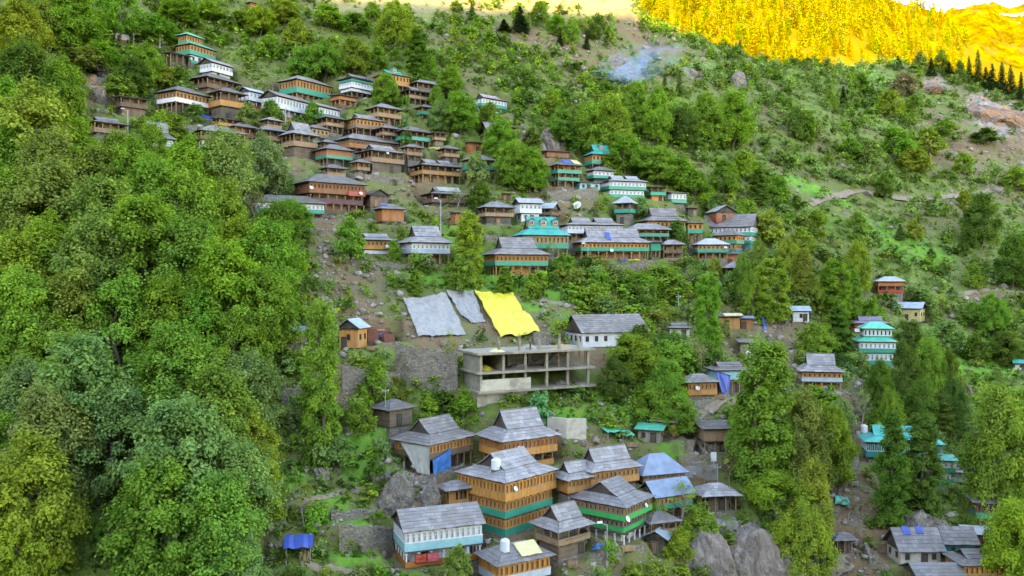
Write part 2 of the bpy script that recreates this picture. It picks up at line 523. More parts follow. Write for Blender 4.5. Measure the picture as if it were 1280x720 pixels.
# the crest of the near hill, as the eye meets it against the sunlit hill
CREST = [(800, 22), (850, 45), (900, 60), (960, 80), (1000, 84), (1040, 83), (1090, 79), (1130, 81), (1160, 85), (1200, 98), (1240, 109), (1280, 121), (1420, 150), (1600, 165)]
for _ in range(4):
    ang = (GZ - CZ) / YY[None, :]
    k = np.argmax(ang, axis=1); mx = ang[np.arange(NU), k]
    ypx = np.interp(640 + F * U, [c[0] for c in CREST], [c[1] for c in CREST], left=-999)
    dl = np.where(ypx > -900, ((345 - ypx) / F - mx) * YY[k], 0.0)
    dl = np.where((640 + F * U) > 1600, 0, dl)
    kk = np.convolve(np.pad(dl, 6, mode='edge'), np.ones(13) / 13, 'valid')
    GZ = GZ + kk[:, None] * np.exp(-((YY[None, :] - YY[k][:, None]) / 55.0) ** 2)
# ------------------------------------------------------------------ building kit
def lerp(a, b, t): return tuple(x + (y - x) * t for x, y in zip(a, b))
def bil(A, B, C, D, u, v): return lerp(lerp(A, B, u), lerp(D, C, u), v)

def slabs(mb, A, B, C, D, m=0, cw=.8, rh=.6, th=.055):
    """rows of overlapping stone slabs on the patch A-B (eave), C-D (top)"""
    A, B, C, D = [Vector(p) for p in (A, B, C, D)]
    n = (B - A).cross(D - A)
    if n.length < 1e-6: n = (B - A).cross(C - A)
    n.normalize()
    if n.z < 0: n = -n
    L = (B - A).length; Lt = (C - D).length; H = ((C + D) / 2 - (A + B) / 2).length
    rows = max(1, round(H / rh))
    for r in range(rows):
        v0, v1 = r / rows - .02, min(1.0, (r + 1.22) / rows)
        if r == 0: v0 = -.03
        wl = L + (Lt - L) * (r / rows)
        k = max(1, round(wl / cw)); cuts = [0.0]
        for i in range(1, k): cuts.append((i + RND.uniform(-.28, .28)) / k)
        cuts.append(1.0)
        for u0, u1 in zip(cuts, cuts[1:]):
            lift = RND.uniform(.0, .03); dv = RND.uniform(-.10, .05) / rows
            P = [Vector(bil(A, B, C, D, u, v)) for u, v in ((u0, v0 + dv), (u1, v0 + dv + RND.uniform(-.04, .04) / rows), (u1, v1), (u0, v1))]
            off = [.05 + lift, .05 + lift, .012, .012]
            lo = [p + n * o for p, o in zip(P, off)]
            hi = [p + n * (o + th) for p, o in zip(P, off)]
            mb.hexa(lo + hi, m)

def sheet(mb, A, B, C, D, m=0, th=.035):
    A, B, C, D = [Vector(p) for p in (A, B, C, D)]
    n = (B - A).cross(D - A)
    if n.length < 1e-6: n = (B - A).cross(C - A)
    n.normalize()
    if n.z < 0: n = -n
    mb.hexa([p + n * .05 for p in (A, B, C, D)] + [p + n * (.05 + th) for p in (A, B, C, D)], m)

METALS = ('mb', 'ml', 'mt', 'mm', 'mg', 'mp', 'mr', 'mw')

def tri_slab(gb, x, p0, p1, p2):
    v = [(x - .03, p[0], p[1]) for p in (p0, p1, p2)]; w_ = [(x + .03, p[0], p[1]) for p in (p0, p1, p2)]
    gb.face(v[::-1], 0); gb.face(w_, 0)
    for i in range(3): gb.face([v[i], v[(i + 1) % 3], w_[(i + 1) % 3], w_[i]], 0)

def roof_mesh(kind, a, b, h, mk, o=.7, humps=1, cw=.8, side=0):
    gables = []
    """a, b: half sizes at the eaves; slot 0 covering, 1 boards under it, 2 gable boards"""
    mb = MB()
    rh = cw * .75
    def patch(A, B, C, D):
        if mk in METALS or mk.startswith('x'): sheet(mb, A, B, C, D, 0)
        else: slabs(mb, A, B, C, D, 0, cw, rh)
        Q = [Vector(p) for p in (A, B, C, D)]
        n = (Q[1] - Q[0]).cross(Q[3] - Q[0])
        if n.length < 1e-6: n = (Q[1] - Q[0]).cross(Q[2] - Q[0])
        n.normalize(); n = n if n.z > 0 else -n
        mb.hexa([q - n * .07 for q in Q] + [q + n * .03 for q in Q], 1, .3)
    if kind == 'iri':
        zm = .34 * h; ym = .52 * b; g = min(.6 * b, .42 * a); xm = a - g
        E = [(-a, -b, 0), (a, -b, 0), (a, b, 0), (-a, b, 0)]
        Q = [(-xm, -ym, zm), (xm, -ym, zm), (xm, ym, zm), (-xm, ym, zm)]
        for i in range(4):
            j = (i + 1) % 4; patch(E[i], E[j], Q[j], Q[i])
        mb.hexa([(-xm, -ym, zm - .1), (xm, -ym, zm - .1), (xm, ym, zm - .1), (-xm, ym, zm - .1),
                 (-xm, -ym, zm - .02), (xm, -ym, zm - .02), (xm, ym, zm - .02), (-xm, ym, zm - .02)], 1, .3)
        segs = [(-xm - .2, xm + .2)]
        if humps == 2:
            segs = [(-xm - .2, -xm * .12), (xm * .12, xm + .2)]
        yk, zk = ym * .52, zm + (h - zm) * .42
        for s0, s1 in segs:
            for sg in (-1, 1):
                e0, e1 = (s0, s1) if sg < 0 else (s1, s0)
                patch((e0, sg * (ym + .05), zm + .05), (e1, sg * (ym + .05), zm + .05), (e1, sg * yk, zk), (e0, sg * yk, zk))
                patch((e0, sg * yk, zk + .02), (e1, sg * yk, zk + .02), (e1, -sg * .06, h), (e0, -sg * .06, h))
            for x in (s0 + .3, s1 - .3):
                gb = MB(); gables.append(gb)
                P0, P1, P2 = (-ym + .1, zm), (ym - .1, zm), (0, h - .16)
                tri_slab(gb, x, P0, P1, P2)
    elif kind == 'hip':
        r = max(a - b * .95, .12)
        T = [(-r, 0, h), (r, 0, h)]
        patch((-a, -b, 0), (a, -b, 0), T[1], T[0]); patch((a, b, 0), (-a, b, 0), T[0], T[1])
        patch((a, -b, 0), (a, b, 0), (r, .05, h), (r, -.05, h)); patch((-a, b, 0), (-a, -b, 0), (-r, -.05, h), (-r, .05, h))
    elif kind == 'gab':
        patch((-a, -b, 0), (a, -b, 0), (a, .05, h), (-a, .05, h)); patch((a, b, 0), (-a, b, 0), (-a, -.05, h), (a, -.05, h))
        for x in (-a + o, a - o):
            gb = MB(); gables.append(gb); tri_slab(gb, x, (-b + o, .05), (b - o, .05), (0, h - .15))
    elif kind == 'gax':      # ridge runs front to back, gable towards the front
        patch((-a, b, 0), (-a, -b, 0), (.05, -b, h), (.05, b, h)); patch((a, -b, 0), (a, b, 0), (-.05, b, h), (-.05, -b, h))
        for y in (-b + o, b - o):
            gb = MB(); gables.append(gb)
            v = [(-a + o, y - .03, .05), (a - o, y - .03, .05), (0, y - .03, h - .15)]; w_ = [(p[0], p[1] + .06, p[2]) for p in v]
            gb.face(v, 0); gb.face(w_[::-1], 0)
            for i in range(3): gb.face([v[i], w_[i], w_[(i + 1) % 3], v[(i + 1) % 3]], 0)
    elif kind == 'shed':
        patch((-a, -b, 0), (a, -b, 0), (a, b, h), (-a, b, h))
        for x in (-a + o, a - o):
            gb = MB(); gables.append(gb); tri_slab(gb, x, (-b + o, .0), (b - o, .0), (b - o, h * .85))
        gb = MB(); gables.append(gb)
        gb.box(-a + o + .05, a - o - .05, b - o - .05, b - o, 0, h * .84, 0)
    return mb, gables

_wc = {}
def window_mesh(wd, ht, fk, kind='slot'):
    key = (round(wd, 2), round(ht, 2), fk, kind)
    if key in _wc: return _wc[key]
    mb = MB(); fr = min(.07, wd * .16); x, z = wd / 2, ht / 2
    mb.box(-x, x, .0, .012, -z, z, 1, .5)
    mb.box(-x, -x + fr, -.09, .0, -z, z, 0, .6); mb.box(x - fr, x, -.09, .0, -z, z, 0, .6)
    mb.box(-x + fr, x - fr, -.09, .0, z - fr, z, 0, .6); mb.box(-x + fr, x - fr, -.09, .0, -z, -z + fr, 0, .6)
    if kind == 'cross':
        mb.box(-.025, .025, -.035, .0, -z + fr, z - fr, 0, .6)
        mb.box(-x + fr, -.025, -.035, .0, z * .25, z * .25 + .05, 0, .6); mb.box(.025, x - fr, -.035, .0, z * .25, z * .25 + .05, 0, .6)
    _wc[key] = mb.mesh('window', [M[fk], M['dark' if kind == 'slot' else 'pane']])
    return _wc[key]

_pc = {}
def post_mesh(h, mk, r=.075):
    key = (round(h, 1), mk, r)
    if key not in _pc:
        mb = MB(); mb.box(-r, r, -r, r, 0, h, 0, .5)
        mb.box(-r * 2.6, r * 2.6, -r * 1.02, r * 1.02, h - .24, h - .06, 0, .4)
        _pc[key] = mb.mesh('post', [M[mk]])
    return _pc[key]

_dc = {}
def door_mesh(w_, h, mk):
    key = (round(w_, 1), round(h, 1), mk)
    if key not in _dc:
        mb = MB(); x = w_ / 2
        mb.box(-x, x, 0, .02, 0, h, 1, .5)
        for i in range(2):
            mb.box(-x + .08 + i * (x - .06), -.02 + i * (x - .06), -.03, 0, .04, h - .1, 0, .3 + .3 * i)
        mb.box(-x - .08, -x, -.06, .02, 0, h + .08, 0, .7); mb.box(x, x + .08, -.06, .02, 0, h + .08, 0, .7)
        mb.box(-x, x, -.06, .02, h, h + .08, 0, .7)
        _dc[key] = mb.mesh('door', [M[mk], M['dark']])
    return _dc[key]

HOUSES = []
def H(label, x0, x1, ye, yb, st, roof, yaw=28, ratio=1.3, h=None, o=.55, cat='house', name=None, humps=1, short=None, front=None, extra=None, zoff=0.0, pad=True, grp=None, dark='d'):
    HOUSES.append(dict(label=label, x0=x0, x1=x1, ye=ye, yb=yb, st=st, roof=roof, yaw=yaw, ratio=ratio, h=h, o=o, cat=cat,
                       name=name or cat.replace(' ', '_'), humps=humps, short=short, extra=extra, zoff=zoff, pad=pad, grp=grp, dark=dark))

def layout(q):
    yr = math.radians(q['yaw']); s_ = abs(math.sin(yr)); c_ = math.cos(yr)
    wpx = q['x1'] - q['x0']
    fs = s_ / q['ratio'] / (c_ + s_ / q['ratio'])          # share of the width that shows the side face
    pc = q['x0'] + wpx * fs if q['yaw'] >= 0 else q['x1'] - wpx * fs
    X, Y, Z = hit(pc, q['yb'])
    Z += q['zoff']
    a = math.atan2(X, Y)
    s = Y / F / math.cos(a) ** 0 
    L = wpx * s * math.cos(a) / (c_ + s_ / q['ratio'])     # metres across the line of sight
    L = L * 1.0
    D = L / q['ratio']
    rz = yr - a
    c, sn = math.cos(rz), math.sin(rz)
    hx, hy = (L / 2, D / 2) if q['yaw'] >= 0 else (-L / 2, D / 2)
    q.update(cx=X + hx * c - hy * sn, cy=Y + hx * sn + hy * c, z=Z, rz=rz, L=L, D=D, s=s, Hw=(q['yb'] - q['ye']) * s, dist=Y)

def build(q):
    L, D, Hw, dist = q['L'], q['D'], q['Hw'], q['dist']
    T = thing(q['name'], q['label'], q['cat'], (q['cx'], q['cy'], q['z']), q['rz'], q['grp'])
    q['obj'] = T
    near = dist < 150
    sp = .68 if near else (.85 if dist < 190 else 1.0)
    parts = [s.split(':') for s in q['st'].split('|')]
    ws = [float(p[3]) if len(p) > 3 and p[3] else 1.0 for p in parts]
    tot = sum(ws); z = 0.0
    fb = MB(); fi = .25
    fb.box(-L / 2 + fi, L / 2 - fi, -D / 2 + fi, D / 2 - fi, -3.2, .0, 0, .5)
    fb.put('foundation', [M['s']], T)
    nst = len(parts)
    for k, p in enumerate(parts):
        st, wk = p[0], p[1]
        bk = p[2] if len(p) > 2 and p[2] else None
        fk = p[4] if len(p) > 4 and p[4] else None
        h = Hw * ws[k] / tot
        top = (k == nst - 1)
        ins = 0.0 if top else (.12 if parts[k + 1][0] in 'SB' else .4)
        if st == 'P': ins = .1
        hx, hy = L / 2 - ins, D / 2 - ins
        zt = z + h - .16
        rec = min(1.1, D * .2) if st in 'PO' else 0.0
        wall = MB()
        wall.box(-hx + rec, hx - rec, -hy + rec, hy - (.3 if rec else 0), z + (.02 if k else -.05), zt, 0, .5)
        wall.put('wall', [M[wk]], T)
        bm_ = MB(); e = .14
        bm_.box(-hx - e, hx + e, -hy - e, hy + e, zt, z + h, 0, .5)
        n = max(3, int(L / 1.3))
        for i in range(n):
            x = -hx + .2 + (2 * hx - .4) * i / (n - 1)
            bm_.box(x - .07, x + .07, -hy - .5, -hy - e, zt + .02, z + h - .02, 0, .4)
        bm_.put('floor_beam', [M[q['dark']]], T)
        faces = [('f', hx, (0, -hy), 0.0), ('l', hy, (-hx, 0), -math.pi / 2), ('r', hy, (hx, 0), math.pi / 2)]
        if st in 'GO':
            bh = h * (.40 if st == 'G' else .42)
            bd = MB(); pr = .10; zb0, zb1 = z + .01, z + bh
            bd.box(-hx - pr, hx + pr, -hy - pr, -hy, zb0, zb1, 0, .5)
            bd.box(-hx - pr, -hx, -hy, hy, zb0, zb1, 0, .5); bd.box(hx, hx + pr, -hy, hy, zb0, zb1, 0, .5)
            bd.put('balcony_panel', [M[bk or wk]], T)
            rl = MB()
            rl.box(-hx - pr - .03, hx + pr + .03, -hy - pr - .03, -hy - pr + .08, zb1, zb1 + .07, 0, .5)
            rl.box(-hx - pr - .03, -hx - pr + .08, -hy - pr + .08, hy, zb1, zb1 + .07, 0, .5); rl.box(hx + pr - .08, hx + pr + .03, -hy - pr + .08, hy, zb1, zb1 + .07, 0, .5)
            rl.put('railing', [M[fk or ('y' if wk in 'hyn' else wk)]], T)
        if st == 'G':
            wh = (h - bh - .16 - .22) * .9
            if wh < .3: wh = .3
            zc = z + bh + .10 + wh / 2
            kind = 'cross' if wk in 'wlqS' else 'slot'
            for (nm, half, (fx, fy), ang) in faces:
                n = max(2, int(2 * half / sp))
                ww = (2 * half / n) * ((.40 if wk in 'wlqS' else .44) if near else .5)
                me = window_mesh(ww, wh, fk or wk, kind)
                for i in range(n):
                    t = -half + (i + .5) * 2 * half / n
                    if nm == 'f': loc = (t, fy - .014, zc)
                    elif nm == 'l': loc = (fx - .014, -t, zc)
                    else: loc = (fx + .014, t, zc)
                    put('window', me, T, loc, ang)
        if st in 'PO':
            z0 = z if st == 'P' else z + bh
            pm = post_mesh(zt - z0, fk or ('n' if wk in 'bdgLs' else ('w' if wk in 'wlq' else 'y')))
            for (nm, half, (fx, fy), ang) in faces:
                n = max(2, round(2 * half / (1.6 if near else 1.9))) + 1
                for i in range(n):
                    if nm != 'f' and i == 0: continue
                    t = -half + .08 + (2 * half - .16) * i / (n - 1)
                    if nm == 'f': loc = (t, fy + .09, z0)
                    elif nm == 'l': loc = (fx + .09, t, z0)
                    else: loc = (fx - .09, t, z0)
                    put('post', pm, T, loc)
            dk = 'd' if wk != 'd' else 'b'
            dh = min(1.75, (zt - z) * .8)
            for t in ([-.22, .25] if L > 6 else [.1]):
                put('door', door_mesh(.8, dh, dk), T, (t * L, -hy + rec - .022, z + .02))
            if st == 'P' and bk:
                rb = MB(); r1 = z + h * .36
                rb.box(-hx, hx, -hy - .06, -hy, z + .03, r1, 0, .5)
                rb.box(-hx - .06, -hx, -hy - .06, hy * .9, z + .03, r1, 0, .5); rb.box(hx, hx + .06, -hy - .06, hy * .9, z + .03, r1, 0, .5)
                rb.put('balcony_panel', [M[bk]], T)
        if st in 'SB':
            if bk:
                bd = MB(); bh = h * .34; pr = .05
                bd.box(-hx - pr, hx + pr, -hy - pr, -hy, z + .01, z + bh, 0, .5)
                bd.box(-hx - pr, -hx, -hy, hy, z + .01, z + bh, 0, .5); bd.box(hx, hx + pr, -hy, hy, z + .01, z + bh, 0, .5)
                bd.put('painted_band', [M[bk]], T)
            if k == 0 and h > 1.2:
                put('door', door_mesh(.8, min(1.7, h * .74), 'd' if wk not in 'db' else 'n'), T, (L * RND.uniform(-.28, .3), -hy - .022 - (.05 if bk else 0), z + .02))
            if st == 'S':
                me = window_mesh(.62, min(.95, h * .42), fk or 'd', 'cross')
                for (nm, half, (fx, fy), ang) in faces:
                    n = max(1, int(2 * half / 1.7))
                    for i in range(n):
                        t = -half + (i + .5) * 2 * half / n
                        zc = z + h * .56
                        if k == 0 and nm == 'f' and i == n // 2 and n > 1: continue
                        if nm == 'f': loc = (t, fy - .016, zc)
                        elif nm == 'l': loc = (fx - .016, -t, zc)
                        else: loc = (fx + .016, t, zc)
                        put('window', me, T, loc, ang)
        z += h
    rk, mk = q['roof'].split(':')[:2]
    o = q['o']; a, b = L / 2 + o, D / 2 + o
    rh = q['h'] if q['h'] is not None else {'iri': .48 * b, 'hip': .5 * b, 'gab': .5 * b, 'gax': .55 * a, 'shed': .22 * b}[rk]
    cw = .78 if near else (.95 if dist < 200 else 1.2)
    mb, gb = roof_mesh(rk, a, b, rh, mk, o, q['humps'], cw)
    r = mb.put('roof', [M[mk.lstrip('x')], M['d']], T, (0, 0, Hw + .02))
    for g in gb: g.put('gable', [M[q['dark'] if len(q['roof'].split(':')) < 3 else q['roof'].split(':')[2]]], r)
    q['T'] = T; q['rh'] = rh
    if q['extra']: q['extra'](q, T, r)
    return T

def dormers(n, y=-.45, mk='mt', fk='y'):
    def fn(q, T, r):
        a, b = q['L'] / 2 + q['o'], q['D'] / 2 + q['o']
        for i in range(n):
            x = (i + .5 - n / 2) * (q['L'] * .8 / max(n, 2)); y0 = y * b; z0 = q['rh'] * (1 - abs(y0) / b)
            mb = MB(); w_, hh, dp = .75, .95, b * .5
            mb.box(x - w_ + .1, x + w_ - .1, y0, y0 + dp, z0 - .35, z0 + hh, 0, .5)
            d = mb.put('dormer', [M[fk]], r)
            rm = MB()
            sheet(rm, (x - w_, y0 + dp, z0 + hh), (x - w_, y0 - .25, z0 + hh), (x, y0 - .25, z0 + hh + .55), (x, y0 + dp, z0 + hh + .55))
            sheet(rm, (x + w_, y0 - .25, z0 + hh), (x + w_, y0 + dp, z0 + hh), (x, y0 + dp, z0 + hh + .55), (x, y0 - .25, z0 + hh + .55))
            rm.face([(x - w_ + .1, y0 - .01, z0 + hh), (x + w_ - .1, y0 - .01, z0 + hh), (x, y0 - .01, z0 + hh + .5)], 0)
            rm.put('dormer_roof', [M[mk]], d)
            put('window', window_mesh(.8, .8, 'w', 'cross'), d, (x, y0 - .016, z0 + .48))
    return fn

def upper_gallery(frac, hh, wk, bk, mk, rk='hip', fx=0.0):
    """a smaller storey standing on the roof, with a roof of its own"""
    def fn(q, T, r):
        L, D = q['L'] * frac, q['D'] * .6
        x0 = fx * q['L']; z0 = q['rh'] * .30
        mb = MB(); mb.box(x0 - L / 2, x0 + L / 2, -D / 2, D / 2, 0, z0 + hh, 0, .5)
        t = mb.put('upper_room', [M[wk]], T, (0, 0, q['Hw'] + .03))
        if bk:
            bb = MB(); bb.box(x0 - L / 2 - .05, x0 + L / 2 + .05, -D / 2 - .05, D / 2, z0 + .02, z0 + hh * .3, 0, .5); bb.put('painted_band', [M[bk]], t)
        n = max(2, int(L / .8))
        for i in range(n):
            put('window', window_mesh(.45, hh * .5, wk, 'slot'), t, (x0 - L / 2 + (i + .5) * L / n, -D / 2 - .016, z0 + hh * .62))
        m2 = max(2, int(D / .8))
        for i in range(m2):
            for sx in (-1, 1):
                put('window', window_mesh(.45, hh * .5, wk, 'slot'), t, (x0 + sx * (L / 2 + .016), -D / 2 + (i + .5) * D / m2, z0 + hh * .62), sx * math.pi / 2)
        a, b = L / 2 + .6, D / 2 + .6
        m1, g1 = roof_mesh(rk, a, b, b * .55, mk, .6, 1, .8)
        rr = m1.put('upper_roof', [M[mk], M['d']], t, (x0, 0, z0 + hh + .02))
        for g in g1: g.put('gable', [M['d']], rr)
    return fn

def both(*fs):
    def fn(q, T, r):
        for f in fs: f(q, T, r)
    return fn
# ------------------------------------------------------------------ the houses: x0, x1, eaves, foot of the near corner (pixels of the 1280 wide frame)
UP = 'wooden houses stacked up the slope'
# upper left cluster
H('tiny hillside house with orange and white walls at the very top edge', 309, 326, 3, 13, 'B:w|G:O:O', 'shed:mb', 24)
H('small white house with orange red lower band among the highest trees', 140, 162, 40, 52, 'S:w:R', 'shed:mb', 18, short='the small red and white house')
H('tiny white hut half hidden in trees beside the red and white house', 118, 130, 34, 41, 'S:w', 'shed:mg', 18, cat='hut')
H('long orange house with teal band, teal roof and upper roof room', 220, 270, 55, 77, 'S:w:t:.8|G:h:t:1:y', 'hip:mm', 42, 1.6, short='the orange house with the teal upper roof',
  extra=upper_gallery(.62, 2.0, 'h', 't', 'mm', 'hip', -.22))
H('dark brown shed on posts below the long orange teal house', 202, 238, 66, 84, 'P:d', 'shed:slate3', 30, cat='shed')
H('white house with a row of windows under a plum brown roof', 250, 291, 78, 96, 'B:q::.7|G:w:w:1', 'gab:mr', 42, 1.5, short='the white house with the plum roof')
H('dark brown timber house with wide low eaves above the log house', 236, 301, 96, 115, 'B:b::.5|O:b:b', 'hip:slate3', 40, 1.5)
H('log walled house with orange brown balcony beside the white banded house', 261, 307, 114, 149, 'B:L::1|O:b:h:1', 'hip:slate3', 30, 1.2, short='the log house with the orange balcony')
H('wooden house with broad white band above open posts and blue tarp', 196, 263, 113, 146, 'B:s::.35|P:b::1|G:n:w:.95:h', 'hip:slate3', 38, 1.4, short='the white banded post house')
H('old grey brown two storey house under a flat slate roof', 144, 185, 121, 144, 'B:b::1|O:b:b:1', 'shed:slate', 18, 1.5, short='the old brown house with flat slate roof')
H('house with wide pale slate roof and dark arched doorway below', 107, 159, 152, 176, 'B:s::.9|O:n:n:1', 'iri:slate', 20, 1.3, short='the wide slate roofed house')
H('white house with tall slot windows, teal base and steep slate roof', 176, 217, 172, 193, 'B:s::.4|G:w:t:1', 'iri:slate', 12, 1.3, h=4.0, short='the white house with teal base')
H('low long house with rough slate roof and cream plaster base', 240, 308, 163, 185, 'S:q::1|O:r:b:.9', 'hip:slate', 18, 1.6, short='the low house with cream plaster')
H('ruined stone shed with dark timber top beside the pale boulder', 116, 137, 82, 96, 'B:s::1|O:d:d:.8', 'shed:slate3', 25, cat='shed', short='the ruined stone shed')
H('small broken stone shed just below the other ruined shed', 134, 152, 91, 107, 'P:s', 'shed:slate3', 25, cat='shed')
H('white windowed house with red band and pale blue metal roof', 299, 331, 114, 134, 'P:w:R:.8|G:w:w:1', 'gab:ml', 40, 1.3, short='the house with the pale blue roof')
H('long white house with rows of windows and pink red balcony cloth', 327, 386, 120, 148, 'P:w:k:1|G:w:w:1.1', 'gab:slate2', 44, 2.0, short='the long white house', o=.6)
H('white house with teal base joined right of the long white house', 386, 425, 133, 149, 'B:s::.3|G:w:t:1', 'gab:slate2', 44, 2.0)
H('big honey wood house with two teal balcony bands above long white house', 349, 415, 99, 127, 'P:n:t:.9|G:h:t:1.2:y', 'hip:slate2', 40, 1.7, short='the two teal banded house')
H('small annex with bright orange wall right of two teal bands', 413, 446, 119, 134, 'P:r:b:.8|B:O::.35', 'shed:slate3', 34, 1.3)
H('white house with teal top band and blue tarp over its roof', 423, 467, 97, 121, 'P:g::.8|B:w::.5|G:w:w:.8|B:t::.4', 'iri:slate2', 38, 1.3, short='the white house with blue tarp on its roof')
H('orange wooden house with teal dormer roof at the top right of upper hamlet', 468, 512, 92, 112, 'P:d::.7|G:h:h:1.1', 'iri:mt', 30, 1.2, extra=dormers(1), short='the orange house with teal dormer roof')
H('long dark brown house under grey slate right of teal dormer roof', 509, 571, 103, 118, 'P:d::.6|O:b:b:1', 'hip:slate', 32, 2.4)
H('house with honey balcony on posts in front of long dark house', 497, 547, 113, 129, 'P:d::.8|O:b:n:1', 'iri:slate2', 32, 1.5, humps=2, short='the twin humped slate house')
H('little house with bright blue gable roof beside the rose roofed house', 564, 585, 118, 128, 'S:w::1', 'gax:ml', 20, 1.1)
H('white and teal house with rose coloured roof standing alone to the right', 586, 634, 122, 139, 'P:l:l:.7|G:w:t:1', 'iri:mr', 38, 1.5, short='the white house with the rose roof')
H('tan wooden house with open balcony below the honey balcony house', 458, 502, 134, 155, 'P:n::.9|O:n:n:1', 'hip:slate', 32, 1.3, short='the tan open balcony house')
H('orange balcony house with tall irregular slate roof in the hamlet centre', 430, 482, 148, 169, 'P:b::.9|G:h:n:1', 'iri:slate2', 30, 1.4, short='the orange balcony slate house')
H('small brown house with narrow tan balcony left of orange balcony house', 396, 430, 147, 165, 'P:d::.9|O:b:n:1', 'hip:slate3', 34, 1.2)
H('large log house with deep balcony and big square slate roof', 352, 397, 167, 197, 'B:L::1|O:b:n:1', 'iri:slate2', 32, 1.2, short='the large log house', h=3.2)
H('long low brown wing with curved slate roof left of large log house', 318, 358, 162, 182, 'B:L::.7|O:b:n:1', 'hip:slate', 28, 1.7)
H('small wooden house with pale windows and teal cloth at its foot', 379, 411, 160, 177, 'B:g:t:.6|G:y:g:1', 'hip:slate3', 36, 1.3)
H('red plank house with hanging teal band above open posts', 394, 441, 186, 206, 'P:g::.9|B:r:t:1.1', 'hip:slate', 30, 1.3, short='the red plank house')
H('long low house with red brown balcony and dark slate eaves', 419, 503, 173, 190, 'P:b::.6|G:b:r:1:y', 'hip:slate', 32, 2.4, short='the long red brown balcony house')
H('brown house with hooded grey slate roof and log base', 445, 506, 188, 214, 'B:L::.9|O:b:n:1', 'iri:slate2', 32, 1.3, short='the hooded slate house')
H('wide house with twin slate humps, honey balcony and open post storey', 512, 577, 206, 227, 'P:n::1|O:b:h:1.1', 'iri:slate2', 28, 1.6, humps=2, short='the wide twin humped house')
H('dark house with teal rails above a grey plastered base', 492, 538, 163, 182, 'P:g::.8|O:d:t:1', 'hip:slate3', 30, 1.5, short='the dark teal railed house')
H('small tan wooden house joined right of the teal railed house', 537, 557, 166, 180, 'B:n::.6|O:b:y:1', 'shed:slate', 28, 1.1)
H('tall open framed wooden house with one teal band above bushes', 578, 620, 199, 222, 'P:n::1|O:b:t:1', 'hip:slate3', 30, 1.5, short='the open framed teal band house')
H('small red brown hut above the open framed house', 582, 602, 178, 191, 'B:r', 'shed:slate3', 28, 1.2, cat='hut')
H('hut with bright grey slate roof alone among bushes', 602, 634, 162, 170, 'B:g', 'gab:slate2', 22, 1.5, h=2.3, cat='hut', short='the lone pale slate hut')
H('open brown shed beside the lone pale slate hut', 627, 646, 159, 172, 'P:r:b', 'shed:slate3', 25, cat='shed')
H('tiny red brown hut alone on the stony slope under the rose roof', 559, 570, 151, 158, 'B:r', 'shed:slate3', 28, cat='hut')
H('dark shed among tall trees above two teal bands', 358, 378, 76, 87, 'P:d', 'shed:slate3', 28, cat='shed', short='the dark shed under trees')
H('long slate roofed plank house above the large log house', 286, 322, 158, 178, 'B:b::.7|O:r:b:1', 'hip:slate', 26, 1.8)
H('small brown house wedged right of the large log house', 398, 420, 178, 192, 'B:L::.8|O:b:n:1', 'hip:slate3', 30, 1.2)
H('dark house tucked under the orange balcony slate house', 470, 500, 160, 174, 'P:d::.7|O:b:n:1', 'hip:slate', 30, 1.4)
H('low brown house with pale rail right of hooded slate house', 502, 528, 184, 200, 'P:d::.7|O:r:n:1', 'hip:slate3', 30, 1.4)
H('grey plank house between the twin humped roofs', 548, 574, 186, 202, 'B:g::.7|O:b:n:1', 'hip:slate', 28, 1.2)
H('brown house on stone base below the long white house', 326, 352, 150, 166, 'B:s::.8|O:b:n:1', 'hip:slate2', 34, 1.3)
H('small wooden house with teal rail under the twin humped slate house', 520, 545, 134, 149, 'P:b::.8|O:n:t:1', 'hip:slate', 30, 1.3)
H('brown house with pale slate roof right of red plank house', 440, 462, 203, 219, 'B:s::.7|O:r:n:1', 'hip:slate2', 30, 1.2)
H('low stone and timber house below the log house with orange balcony', 266, 300, 148, 163, 'B:s::.8|O:b:h:1', 'shed:slate', 28, 1.5)
H('dark little house above the big house with red cloth', 402, 432, 210, 225, 'B:d::.7|O:b:n:1', 'hip:slate3', 26, 1.4)
# middle left
H('large brown house with red and plum cloths on its balconies', 368, 459, 227, 266, 'P:r:b:1|O:b:p:.9|G:r:r:1', 'hip:slate3', 24, 1.7, short='the big house with red cloth')
H('long white windowed house with teal base half hidden by trees', 313, 408, 252, 270, 'P:d::.45|G:w:t:1', 'hip:slate3', 10, 2.4, short='the long teal based house')
H('small plank hut with gable right of the red clothed house', 455, 485, 244, 258, 'B:b', 'gax:slate3', 24, 1.2, cat='hut')
H('windowless red brown plank hut with blue cloth on its roof', 469, 505, 261, 280, 'B:d::.25|B:r::1', 'hip:slate', 22, 1.3, cat='hut', short='the red brown plank hut')
H('orange plank house with white base panel and grey slate gable', 443, 495, 300, 317, 'B:w::.5|G:h:h:1', 'iri:slate2', 20, 1.5, short='the orange house with white base panel')
H('pale house with white window gallery over orange ground floor', 500, 563, 303, 330, 'P:h::1|G:w:S:1', 'iri:slate2', 22, 1.3, h=3.6, short='the white gallery house')
H('dark brown house with black slate and long white sheet above', 527, 588, 242, 258, 'B:d::.5|O:b:b:1', 'iri:slate3', 22, 1.5, short='the dark house with white sheet')
H('small square brown hut left of the bright yellow green tree', 563, 591, 266, 280, 'B:r', 'shed:slate3', 20, cat='hut')
H('two storey brown plank house behind the wide teal roof', 598, 642, 259, 279, 'B:d::.8|O:b:n:1', 'hip:slate', 20, 1.4, short='the brown plank house')
H('white two level house beside the pale blue metal gable', 643, 677, 254, 277, 'S:w::.9|G:w:w:1', 'gab:mg', 20, 1.3, short='the white two level house')
H('brown house with pale blue metal gable roof and teal rail', 662, 698, 261, 277, 'P:d:t:1|O:b:b:.8', 'gab:ml', -18, 1.1, short='the pale blue gable house')
